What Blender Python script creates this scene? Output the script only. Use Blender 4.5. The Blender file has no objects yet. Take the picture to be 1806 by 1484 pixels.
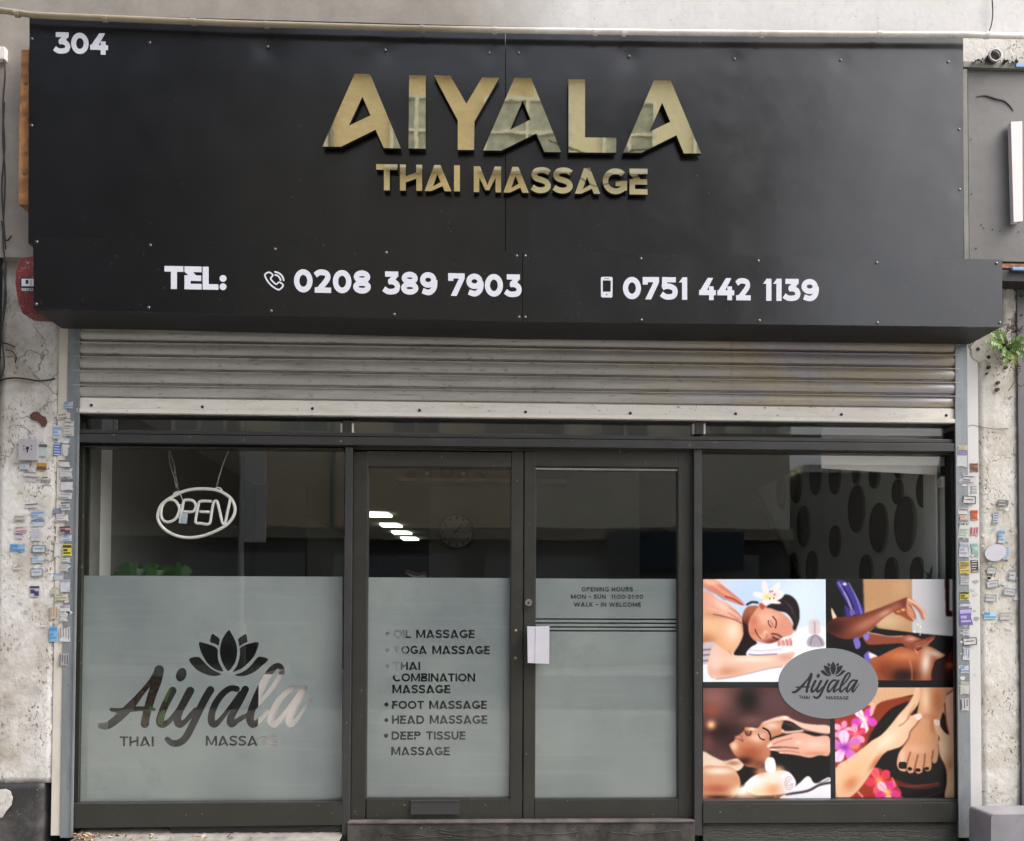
import bpy, bmesh, math, random
import numpy as np
from mathutils import Vector, Matrix
from mathutils.geometry import delaunay_2d_cdt
random.seed(7)
sc = bpy.context.scene
COL = sc.collection
# ------------------------------------------------------------------ camera
F, CX, CY = 1450.0, 903.0, 1049.6
CAM = Vector((0.0, -4.7, 1.34))
RM = Matrix.Rotation(-0.0331891, 3, 'Z') @ Matrix.Rotation(math.pi/2+0.0231652, 3, 'X') @ Matrix.Rotation(0.0041118, 3, 'Z')
cd = bpy.data.cameras.new('camera'); cam = bpy.data.objects.new('camera', cd); COL.objects.link(cam)
cam.matrix_world = Matrix.Translation(CAM) @ RM.to_4x4()
cd.sensor_fit = 'HORIZONTAL'; cd.sensor_width = 36.0; cd.lens = 36.0*F/1806.0
cd.shift_y = (CY-742.0)/1806.0; cd.clip_start = 0.05; cd.clip_end = 500
sc.camera = cam
# ------------------------------------------------------------------ sky, sun, exposure
SUN_EL, SUN_AZ = math.radians(50), math.radians(108)     # azimuth clockwise from +Y
w = bpy.data.worlds.new('World'); sc.world = w; w.use_nodes = True
nt = w.node_tree; nt.nodes.clear()
sky = nt.nodes.new('ShaderNodeTexSky'); sky.sky_type = 'NISHITA'; sky.sun_disc = False
sky.sun_elevation = SUN_EL; sky.sun_rotation = SUN_AZ; sky.air_density = 1.0; sky.dust_density = 7.0; sky.ozone_density = 1.0
hs = nt.nodes.new('ShaderNodeHueSaturation'); hs.inputs['Saturation'].default_value = 0.62
bg = nt.nodes.new('ShaderNodeBackground'); bg.inputs['Strength'].default_value = 0.15
wo = nt.nodes.new('ShaderNodeOutputWorld')
nt.links.new(sky.outputs[0], hs.inputs['Color']); nt.links.new(hs.outputs[0], bg.inputs['Color']); nt.links.new(bg.outputs[0], wo.inputs['Surface'])
sd = bpy.data.lights.new('sun', 'SUN'); sd.energy = 0.5; sd.angle = math.radians(30); sd.color = (1, .98, .96)
so = bpy.data.objects.new('sun', sd); COL.objects.link(so)
sdir = Vector((math.sin(SUN_AZ)*math.cos(SUN_EL), math.cos(SUN_AZ)*math.cos(SUN_EL), math.sin(SUN_EL)))
so.rotation_euler = (-sdir).to_track_quat('-Z', 'Y').to_euler(); so.location = (0, -8, 20)
sc.view_settings.view_transform = 'Standard'; sc.view_settings.look = 'None'
sc.view_settings.gamma = 1; sc.view_settings.use_curve_mapping = False
sc.view_settings.exposure = 1.38
sc.render.engine = 'CYCLES'
try:
    sc.cycles.max_bounces = 8; sc.cycles.transparent_max_bounces = 12
except Exception: pass

# ------------------------------------------------------------------ pixel -> place
def ray(px, py): return RM @ Vector(((px-CX)/F, -(py-CY)/F, -1.0))
def at(px, py, y=0.0):
    d = ray(px, py); return CAM + d*((y-CAM.y)/d.y)
def atX(px, py, x):
    d = ray(px, py); return CAM + d*((x-CAM.x)/d.x)
def atZ(px, py, z):
    d = ray(px, py); return CAM + d*((z-CAM.z)/d.z)

# ------------------------------------------------------------------ objects
def props(o, label=None, cat=None, group=None, kind=None):
    if label: o['label'] = label
    if cat: o['category'] = cat
    if group: o['group'] = group
    if kind: o['kind'] = kind
    return o
def thing(name, label, cat, loc, group=None):
    o = bpy.data.objects.new(name, None); COL.objects.link(o); o.location = loc
    o.empty_display_size = .1
    return props(o, label, cat, group)
def setparent(o, p):
    if p is None: return
    o.parent = p
    m = Matrix.Identity(4); q = p
    chain = []
    while q: chain.append(q); q = q.parent
    for q in reversed(chain):
        m = m @ q.matrix_parent_inverse @ q.matrix_basis
    o.matrix_parent_inverse = m.inverted()
def obj(name, me, mats, parent=None, **k):
    if not isinstance(mats, (list, tuple)): mats = [mats]
    if len(me.materials) == 0:
        for m in mats: me.materials.append(m)
    o = bpy.data.objects.new(name, me); COL.objects.link(o); setparent(o, parent); props(o, **k)
    return o
def mesh(name, V, Fc, mi=None, smooth=False):
    me = bpy.data.meshes.new(name); me.from_pydata([tuple(v) for v in V], [], Fc); 
    if mi: me.polygons.foreach_set('material_index', mi)
    if smooth: me.polygons.foreach_set('use_smooth', [True]*len(Fc))
    me.update(); return me
class MB:
    def __init__(s): s.V=[]; s.F=[]; s.M=[]; s.m=0
    def add(s, V, Fc):
        b=len(s.V); s.V+= [tuple(v) for v in V]; s.F+=[tuple(b+i for i in f) for f in Fc]; s.M+=[s.m]*len(Fc); return s
    def box(s, x0,x1,y0,y1,z0,z1):
        if x0>x1:x0,x1=x1,x0
        if y0>y1:y0,y1=y1,y0
        if z0>z1:z0,z1=z1,z0
        return s.add([(x0,y0,z0),(x1,y0,z0),(x1,y1,z0),(x0,y1,z0),(x0,y0,z1),(x1,y0,z1),(x1,y1,z1),(x0,y1,z1)],
            [(0,3,2,1),(4,5,6,7),(0,1,5,4),(1,2,6,5),(2,3,7,6),(3,0,4,7)])
    def prism(s, P, y0, y1):        # P: list of (x,z) counter-clockwise seen from the street
        n=len(P); V=[(p[0],y0,p[1]) for p in P]+[(p[0],y1,p[1]) for p in P]
        Fc=[tuple(range(n)), tuple(range(2*n-1,n-1,-1))]+[(i,i+n,(i+1)%n+n,(i+1)%n) for i in range(n)]
        return s.add(V,Fc)
    def tube(s, P, r, n=8, closed=False, caps=True):
        P=[Vector(p) for p in P]; N=len(P); b=[]
        rr = r if isinstance(r,(list,tuple)) else [r]*N
        V=[]; up=None
        for i in range(N):
            if closed: t=(P[(i+1)%N]-P[i-1])
            else: t=P[min(i+1,N-1)]-P[max(i-1,0)]
            t.normalize()
            if up is None:
                a=Vector((0,1,0)) if abs(t.y)<.9 else Vector((0,0,1))
                up=(a-t*a.dot(t)).normalized()
            else:
                up=(up-t*up.dot(t)).normalized()
            sd=t.cross(up)
            for k in range(n):
                an=2*math.pi*k/n; V.append(P[i]+(up*math.cos(an)+sd*math.sin(an))*rr[i])
        Fc=[]
        for i in range(N if closed else N-1):
            j=(i+1)%N
            for k in range(n):
                Fc.append((i*n+k, i*n+(k+1)%n, j*n+(k+1)%n, j*n+k))
        if not closed and caps:
            Fc.append(tuple(range(n-1,-1,-1))); Fc.append(tuple((N-1)*n+k for k in range(n)))
        return s.add(V,Fc)
    def build(s, name, mats, parent=None, smooth=False, bevel=0, **k):
        me=mesh(name,s.V,s.F,s.M,smooth)
        bm=bmesh.new(); bm.from_mesh(me); bmesh.ops.recalc_face_normals(bm,faces=bm.faces)
        if bevel:
            bmesh.ops.bevel(bm, geom=[e for e in bm.edges if len(e.link_faces)==2 and e.calc_face_angle(0)>.5], offset=bevel, segments=2, affect='EDGES', profile=.5, clamp_overlap=True)
        bm.to_mesh(me); bm.free()
        return obj(name, me, mats, parent, **k)
def box(name, x0,x1,y0,y1,z0,z1, mat, parent=None, bevel=0.0015, **k):
    return MB().box(x0,x1,y0,y1,z0,z1).build(name, mat, parent, bevel=bevel, **k)
def rpx(x0,y0,x1,y1,y):      # pixel rectangle -> axis aligned X0,X1,Z0,Z1 on plane y
    xm,ym=(x0+x1)/2,(y0+y1)/2
    return at(x0,ym,y).x, at(x1,ym,y).x, at(xm,y1,y).z, at(xm,y0,y).z
def boxpx(name, x0,y0,x1,y1, yf, yb, mat, parent=None, bevel=0.0015, **k):
    X0,X1,Z0,Z1=rpx(x0,y0,x1,y1,yf); return box(name,X0,X1,yf,yb,Z0,Z1,mat,parent,bevel,**k)

# ------------------------------------------------------------------ materials
def srgb(r,g,b):
    f=lambda c:(c/255/12.92 if c/255<=.04045 else ((c/255+.055)/1.055)**2.4)
    return (f(r),f(g),f(b))
class NT:
    def __init__(s,name,world=False):
        s.m=bpy.data.materials.new(name); s.m.use_nodes=True; s.t=s.m.node_tree; s.t.nodes.clear()
        s.out=s.t.nodes.new('ShaderNodeOutputMaterial'); s.tc=s.t.nodes.new('ShaderNodeTexCoord'); s.vec=s.t.nodes.new('ShaderNodeNewGeometry').outputs['Position'] if world else s.tc.outputs['Object']
    def n(s,typ,**k):
        nd=s.t.nodes.new(typ)
        for a,b in k.items(): setattr(nd,a,b)
        return nd
    def L(s,a,b): s.t.links.new(a,b)
    def setin(s,nd,i,v):
        if hasattr(v,'links') or isinstance(v,bpy.types.NodeSocket): s.L(v,nd.inputs[i])
        else: nd.inputs[i].default_value=v
    def mapped(s,scale=(1,1,1),loc=(0,0,0),rot=(0,0,0)):
        m=s.n('ShaderNodeMapping'); s.L(s.vec,m.inputs[0]); m.inputs['Scale'].default_value=scale; m.inputs['Location'].default_value=loc; m.inputs['Rotation'].default_value=rot
        return m.outputs[0]
    def noise(s,scale,detail=4,rough=.55,vec=None,dist=0):
        nd=s.n('ShaderNodeTexNoise'); s.L(vec if vec is not None else s.vec,nd.inputs['Vector'])
        nd.inputs['Scale'].default_value=scale; nd.inputs['Detail'].default_value=detail; nd.inputs['Roughness'].default_value=rough; nd.inputs['Distortion'].default_value=dist
        return nd.outputs['Fac']
    def ramp(s,fac,a,b,lo=0,hi=1):
        nd=s.n('ShaderNodeMapRange'); s.L(fac,nd.inputs[0]); nd.inputs[1].default_value=a; nd.inputs[2].default_value=b; nd.inputs[3].default_value=lo; nd.inputs[4].default_value=hi; nd.clamp=True
        return nd.outputs[0]
    def mix(s,fac,a,b):
        nd=s.n('ShaderNodeMix'); nd.data_type='RGBA'; s.setin(nd,0,fac)
        s.setin(nd,6,a if not isinstance(a,tuple) else (*a[:3],1)); s.setin(nd,7,b if not isinstance(b,tuple) else (*b[:3],1))
        return nd.outputs[2]
    def math(s,op,a,b=0.0):
        nd=s.n('ShaderNodeMath'); nd.operation=op; s.setin(nd,0,a); s.setin(nd,1,b); return nd.outputs[0]
    def bump(s,h,strength=.3,dist=.01,nrm=None):
        nd=s.n('ShaderNodeBump'); s.L(h,nd.inputs['Height']); nd.inputs['Strength'].default_value=strength; nd.inputs['Distance'].default_value=dist
        if nrm is not None: s.L(nrm,nd.inputs['Normal'])
        return nd.outputs[0]
    def bsdf(s,col,rough=.6,metal=0,ior=1.5,normal=None,**k):
        p=s.n('ShaderNodeBsdfPrincipled')
        s.setin(p,'Base Color',col if not isinstance(col,tuple) else (*col[:3],1)); s.setin(p,'Roughness',rough); p.inputs['Metallic'].default_value=metal; p.inputs['IOR'].default_value=ior
        if normal is not None: s.L(normal,p.inputs['Normal'])
        for a,b in k.items(): s.setin(p,a.replace('_',' '),b)
        s.L(p.outputs[0],s.out.inputs[0]); return p
def mat(name,col,rough=.6,metal=0,ior=1.5,var=.12,vs=6,bump=.1,bs=40,speck=0,speckcol=(.5,.48,.45)):
    m=NT(name); c2=tuple(max(0,c*(1-var*2.2)) for c in col)
    c=m.mix(m.ramp(m.noise(vs,5),.3,.7),tuple(col),c2)
    if speck:
        c=m.mix(m.math('MULTIPLY',m.ramp(m.noise(48,5,.75),.69-speck*.05,.72-speck*.05,0,.85),m.ramp(m.noise(6,4,.7),.44,.58)),c,speckcol)
        c=m.mix(m.ramp(m.noise(3.5,7,.75),.5,.75,0,.35),c,tuple((a+b)/2 for a,b in zip(col,speckcol)))
    nr=m.bump(m.noise(bs,4),bump,.004) if bump else None
    m.bsdf(c,rough,metal,ior,nr); return m.m
def stucco(name,base,grime,specks=.5,crack=.5,rough_b=.5,left_dirty=None):
    m=NT(name)
    c=m.mix(m.ramp(m.noise(3.2,8,.65),.42,.66),base,grime)
    c=m.mix(m.ramp(m.noise(22,5,.75),.52,.72,0,.35),c,tuple(g*.6 for g in grime))
    st=m.noise(9,6,.6,m.mapped((1,1,.12)))
    c=m.mix(m.ramp(st,.55,.8,0,.45),c,tuple(g*.75 for g in grime))
    patch=m.ramp(m.noise(4.5,5,.7),.44,.60)
    sp=m.math('MULTIPLY',m.ramp(m.noise(70,3,.6,m.mapped((1,1,.55))),.66-.06*specks,.70-.06*specks),patch)
    c=m.mix(m.math('MULTIPLY',sp,.75),c,(.10,.085,.07))
    v=m.n('ShaderNodeTexVoronoi'); v.feature='DISTANCE_TO_EDGE'; v.inputs['Scale'].default_value=2.3
    dn=m.n('ShaderNodeVectorMath'); dn.operation='MULTIPLY_ADD'
    nz=m.n('ShaderNodeTexNoise'); nz.inputs['Scale'].default_value=4; nz.inputs['Detail'].default_value=6; m.L(m.vec,nz.inputs['Vector'])
    m.L(nz.outputs['Color'],dn.inputs[0]); dn.inputs[1].default_value=(.5,.5,.5); m.L(m.vec,dn.inputs[2]); m.L(dn.outputs[0],v.inputs['Vector'])
    ck=m.math('MULTIPLY',m.ramp(v.outputs['Distance'],.0,.012,1,0),m.ramp(m.noise(1.7,3),.5,.6,0,crack))
    c=m.mix(ck,c,(.13,.1,.08))
    if left_dirty:
        sx=m.n('ShaderNodeSeparateXYZ'); m.L(m.vec,sx.inputs[0])
        xx=m.math('ADD',sx.outputs[0],m.math('MULTIPLY',m.noise(1.4,6,.6),.5))
        c=m.mix(m.ramp(xx,left_dirty[0],left_dirty[1],1,0),c,m.mix(m.ramp(m.noise(7,6,.7),.3,.75),left_dirty[2],tuple(q*.7 for q in left_dirty[2])))
    h=m.math('ADD',m.math('MULTIPLY',m.noise(28,6,.6),1.0),m.math('MULTIPLY',sp,-.7)); h=m.math('ADD',h,m.math('MULTIPLY',ck,-1.0))
    m.bsdf(c,.85,0,1.5,m.bump(h,rough_b,.006)); return m.m
M={}
M['stucco']=stucco('rough_render',(.60,.595,.58),(.36,.335,.29),1.5,.7,.8)
M['stucco_right']=stucco('rough_render_cream',(.63,.62,.585),(.46,.425,.355),1.4,.5,.8)
M['wall']=stucco('painted_wall',(.66,.66,.66),(.61,.605,.595),.0,.12,.15,(.05,.75,(.33,.305,.275)))
M['pipe']=stucco('painted_pipe',(.78,.77,.74),(.62,.58,.5),.3,.1,.2,(.0,.6,(.34,.29,.21)))
M['plinth']=mat('black_plinth_paint',(.035,.034,.037),.55,bump=.6,bs=25,speck=1,speckcol=(.45,.43,.4))
M['cream']=mat('cream_trim_paint',(.60,.57,.51),.5,var=.06,bump=.12,speck=.3,speckcol=(.3,.25,.2))
M['white_trim']=mat('white_trim_paint',(.60,.60,.60),.45,var=.03,bump=.08,speck=.2,speckcol=(.4,.38,.35))
def panel(name,b,r):
    m=NT(name)
    big=m.noise(.9,2,.4); sm=m.noise(2.6,3,.5)
    du=m.ramp(m.noise(6,7,.7,m.mapped((1,1,.1))),.55,.85,0,.35); b=m.mix(du,b,(.022,.022,.023))
    b=m.mix(m.ramp(m.noise(55,3,.6),.70,.73,0,.35),b,(.12,.115,.11))
    nr=m.bump(m.math('ADD',big,m.math('MULTIPLY',sm,.3)),.15,.06)
    nr=m.bump(m.noise(160,2,.5),.03,.001,nr)
    m.bsdf(b,m.ramp(m.noise(5,6),.3,.8,r-.03,r+.06),0,1.62,nr); return m.m
M['panel']=panel('satin_black_composite',(.0035,.004,.0052),.21)
M['soffit']=mat('black_soffit',(.012,.012,.013),.5,bump=.05)
def goldm():
    m=NT('gold_mirror'); nr=m.bump(m.noise(5,3,.5),.03,.006)
    m.bsdf((.99,.87,.56),.02,1,1.5,nr); return m.m
M['gold']=goldm()
M['black_edge']=mat('black_acrylic_edge',(.012,.011,.010),.3,bump=0)
M['white_vinyl']=mat('white_vinyl',(.62,.64,.72),.45,var=.02,bump=0)
M['black_vinyl']=mat('black_vinyl',(.012,.013,.016),.4,var=0,bump=0)
def slatm():
    m=NT('weathered_shutter_slat',True)
    c=m.mix(m.ramp(m.noise(2.5,6,.65,m.mapped((.5,1,3))),.3,.75),(.50,.49,.47),(.32,.305,.285))
    st=m.noise(7,6,.65,m.mapped((.35,1,7))); c=m.mix(m.ramp(st,.56,.75,0,.7),c,(.15,.125,.10))
    c=m.mix(m.ramp(m.noise(26,5,.6,m.mapped((.6,1,2.5))),.60,.66,0,.55),c,(.10,.085,.07))
    sx=m.n('ShaderNodeSeparateXYZ'); m.L(m.vec,sx.inputs[0])
    wv=m.noise(1.6,1,.4,m.mapped((1,1,6),(3,0,0),(0,.25,0)))
    msk=m.ramp(sx.outputs[0],.6,1.6)
    tint=m.mix(m.ramp(wv,.42,.58),(.44,.36,.17),(.36,.35,.46))
    c=m.mix(m.math('MULTIPLY',msk,.4),c,tint)
    vt=m.noise(30,3,.6,m.mapped((1,1,.02))); c=m.mix(m.ramp(vt,.55,.75,0,.22),c,(.2,.17,.13))
    dots=m.n('ShaderNodeTexWave'); dots.wave_type='BANDS'; dots.bands_direction='DIAGONAL'; dots.inputs['Scale'].default_value=70; m.L(m.vec,dots.inputs['Vector'])
    c=m.mix(m.math('MULTIPLY',m.math('MULTIPLY',dots.outputs['Fac'],msk),.22),c,(.14,.12,.1))
    m.bsdf(c,.42,.15,1.5,m.bump(m.noise(60,4),.12,.003)); return m.m
M['slat']=slatm()
def railm():
    m=NT('cream_bottom_rail')
    c=m.mix(m.ramp(m.noise(5,7,.7,m.mapped((1,1,4))),.5,.75),(.70,.68,.63),(.52,.49,.42))
    c=m.mix(m.ramp(m.noise(16,6,.7,m.mapped((1,1,2.5),(4,0,0))),.63,.68,0,.85),c,(.28,.15,.07))
    c=m.mix(m.ramp(m.noise(60,3,.7),.67,.70,0,.7),c,(.12,.1,.08))
    m.bsdf(c,.5,0,1.5,m.bump(m.noise(50,4),.15,.003)); return m.m
M['rail']=railm()
def galv():
    m=NT('galvanised_guide')
    c=m.mix(m.ramp(m.noise(14,6,.7,m.mapped((1,1,.3))),.3,.75),(.185,.205,.225),(.28,.31,.325))
    c=m.mix(m.ramp(m.noise(40,4,.7,m.mapped((1,1,.5))),.62,.72,0,.6),c,(.12,.10,.085))
    m.bsdf(c,.45,.35,1.5,m.bump(m.noise(50,4),.15,.003)); return m.m
M['galv']=galv()
def framem(name,base,chip=.4):
    m=NT(name)
    c=m.mix(m.ramp(m.noise(4,6,.65,m.mapped((1,1,.6))),.35,.8),base,tuple(b*.72 for b in base))
    c=m.mix(m.ramp(m.noise(34,5,.7),.695-.04*chip,.71-.04*chip,0,.85),c,(.30,.28,.25))
    c=m.mix(m.ramp(m.noise(9,6,.7,m.mapped((1.5,1,.4),(2,1,0))),.62,.8,0,.35),c,(.12,.10,.09))
    m.bsdf(c,m.ramp(m.noise(12,4),.3,.7,.34,.5),0,1.5,m.bump(m.noise(22,5),.12,.004)); return m.m
M['frame']=framem('olive_black_frame_paint',(.026,.027,.022),.5)
M['frame2']=framem('charcoal_frame_paint',(.036,.036,.037),.5)
def boardm():
    m=NT('flaking_dark_board')
    v=m.noise(16,7,.7,m.mapped((.6,1,3.2)),1.5)
    c=m.mix(m.ramp(v,.3,.7),(.05,.052,.047),(.03,.031,.028)); c=m.mix(m.ramp(m.noise(70,4,.8),.68,.71,0,.8),c,(.33,.31,.28))
    m.bsdf(c,.5,0,1.5,m.bump(v,1.0,.03)); return m.m
M['board']=boardm()
M['concrete']=mat('worn_concrete',(.34,.32,.29),.85,var=.25,vs=9,bump=.5,bs=60,speck=.8,speckcol=(.16,.14,.12))
M['step']=mat('painted_step',(.05,.046,.043),.6,var=.35,vs=12,bump=.8,bs=30,speck=1,speckcol=(.42,.38,.36))
M['step_edge']=mat('worn_step_edge',(.14,.12,.115),.6,var=.3,vs=10,bump=.5,bs=40,speck=.8,speckcol=(.12,.1,.1))
def glassm():
    m=NT('window_glass'); t=m.n('ShaderNodeBsdfTransparent'); t.inputs[0].default_value=(.95,.965,.95,1)
    g=m.n('ShaderNodeBsdfGlossy'); g.inputs['Roughness'].default_value=0.0; g.inputs['Color'].default_value=(1,1,1,1)
    fr=m.n('ShaderNodeFresnel'); ge=m.n('ShaderNodeNewGeometry'); m.L(m.ramp(ge.outputs['Backfacing'],0,1,1.52,1/1.52),fr.inputs[0])
    m.L(m.bump(m.noise(1.3,2,.5),.10,.01),g.inputs['Normal'])
    mx=m.n('ShaderNodeMixShader'); m.L(fr.outputs[0],mx.inputs[0]); m.L(t.outputs[0],mx.inputs[1]); m.L(g.outputs[0],mx.inputs[2]); m.L(mx.outputs[0],m.out.inputs[0]); return m.m
M['glass']=glassm()
def filmm(name,a,b):
    m=NT(name); c=m.mix(m.ramp(m.noise(1.1,4,.5),.35,.68),a,b)
    c=m.mix(m.ramp(m.noise(4,6,.6,m.mapped((.25,1,5))),.54,.75,0,.45),c,(.60,.62,.62))
    c=m.mix(m.ramp(m.noise(2.2,7,.75,m.mapped((1,1,1),(7,0,3))),.55,.7,0,.35),c,(.26,.29,.30))
    c=m.mix(m.ramp(m.noise(200,1,.5),.72,.74,0,.4),c,(.5,.52,.52))
    p=m.bsdf(c,.5,0,1.5); tr=m.n('ShaderNodeBsdfTranslucent'); m.L(c,tr.inputs[0])
    mx=m.n('ShaderNodeMixShader'); mx.inputs[0].default_value=.36; m.L(p.outputs[0],mx.inputs[1]); m.L(tr.outputs[0],mx.inputs[2]); m.L(mx.outputs[0],m.out.inputs[0]); return m.m
M['film']=filmm('frosted_film',(.36,.405,.44),(.56,.60,.615))
M['white_plastic']=mat('white_plastic',(.78,.70,.70),.35,var=.02,bump=0)
M['neon']=mat('unlit_neon_tube',(.88,.86,.86),.3,var=.05,vs=20,bump=0)
M['chain']=mat('steel_chain',(.55,.55,.52),.3,metal=.9,bump=0)
M['wood']=mat('weathered_orange_timber',(.48,.215,.07),.7,var=.3,vs=18,bump=.6,bs=50,speck=.7,speckcol=(.10,.05,.03))
M['alarm']=mat('faded_red_plastic',(.17,.018,.022),.5,var=.3,vs=14,bump=.3,bs=60,speck=2.2,speckcol=(.33,.22,.16))
M['black']=mat('matt_black',(.015,.015,.016),.6,bump=.1)
M['screw']=mat('steel_screw',(.14,.14,.15),.35,metal=.8,bump=0)
M['brass']=mat('dull_brass',(.30,.22,.12),.35,metal=.8,bump=0)
M['chrome']=mat('lock_chrome',(.75,.74,.72),.2,metal=.9,bump=0)
M['grey_plate']=mat('grey_metal_plate',(.40,.39,.42),.45,metal=.1,var=.08,bump=.1)
M['cabinet']=mat('grey_plastic_cabinet',(.25,.25,.275),.45,var=.16,vs=5,bump=.15,speck=.6,speckcol=(.14,.13,.13))
M['n_fascia']=mat('neighbour_grey_board',(.125,.125,.125),.55,var=.1,vs=4,bump=.3,bs=20,speck=.3,speckcol=(.05,.045,.04))
M['n_frame']=mat('neighbour_olive_frame',(.20,.20,.17),.5,var=.2,bump=.3)
M['grey_strip']=mat('neighbour_grey_frame',(.13,.13,.145),.45,var=.1,bump=.1)
M['lblue']=mat('light_blue_paint',(.20,.42,.75),.5)
M['rust']=mat('flaking_rust',(.42,.2,.1),.8,var=.4,vs=30,bump=.8)
M['brown']=mat('bare_brown_wood',(.12,.055,.035),.8,var=.3,bump=.6)
M['paper']=mat('white_paper',(.52,.52,.58),.6,var=.05,vs=8,bump=.15,bs=8)
# ------------------------------------------------------------------ lettering: glyph outlines in cap-height units
def quadbar(x0,y0,x1,y1): return [(x0,y0),(x1,y0),(x1,y1),(x0,y1)]
def ring(cx,cy,rx,ry,a0,a1,w,n=20):
    out=[]; a0=math.radians(a0); a1=math.radians(a1); h=w/2
    for i in range(n):
        p=a0+(a1-a0)*i/n; q=a0+(a1-a0)*(i+1)/n
        out.append([(cx+(rx-h)*math.cos(p),cy+(ry-h)*math.sin(p)),(cx+(rx+h)*math.cos(p),cy+(ry+h)*math.sin(p)),
                    (cx+(rx+h)*math.cos(q),cy+(ry+h)*math.sin(q)),(cx+(rx-h)*math.cos(q),cy+(ry-h)*math.sin(q))])
    return out
def spline(P,n=6,closed=False):
    P=[tuple(p) for p in P]; N=len(P); out=[]
    for i in range(N if closed else N-1):
        if closed: a,b,c,d=P[i-1],P[i],P[(i+1)%N],P[(i+2)%N]
        else: a,b,c,d=P[max(i-1,0)],P[i],P[i+1],P[min(i+2,N-1)]
        for k in range(n):
            t=k/n; out.append(tuple(.5*((2*b[j])+(-a[j]+c[j])*t+(2*a[j]-5*b[j]+4*c[j]-d[j])*t*t+(-a[j]+3*b[j]-3*c[j]+d[j])*t**3) for j in range(len(b))))
    if not closed: out.append(P[-1])
    return out
def strip(P,w=None,caps=False):      # P: (x,y) or (x,y,w) -> quads
    out=[]; N=len(P)
    def nor(i):
        a=P[max(i-1,0)]; b=P[min(i+1,N-1)]; dx,dy=b[0]-a[0],b[1]-a[1]; l=math.hypot(dx,dy) or 1; return -dy/l,dx/l
    for i in range(N-1):
        a,b=P[i],P[i+1]; na,nb=nor(i),nor(i+1); wa=(w or a[2])/2; wb=(w or b[2])/2
        out.append([(a[0]+na[0]*wa,a[1]+na[1]*wa),(a[0]-na[0]*wa,a[1]-na[1]*wa),(b[0]-nb[0]*wb,b[1]-nb[1]*wb),(b[0]+nb[0]*wb,b[1]+nb[1]*wb)])
    if caps:
        for p in (P[0],P[-1]):
            r=(w or p[2])/2; out.append([(p[0]+r*math.cos(2*math.pi*k/14),p[1]+r*math.sin(2*math.pi*k/14)) for k in range(14)])
    return out
def ell(cx,cy,rx,ry,n=28,rot=0):
    c,s=math.cos(rot),math.sin(rot)
    return [(cx+rx*math.cos(2*math.pi*k/n)*c-ry*math.sin(2*math.pi*k/n)*s, cy+rx*math.cos(2*math.pi*k/n)*s+ry*math.sin(2*math.pi*k/n)*c) for k in range(n)]
def fitp(P,W,w):      # adapt a path drawn for weight .2 to weight w
    return [(x*W,(w/2)+(y-.1)*(1-w)/.8) for x,y in P]
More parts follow.
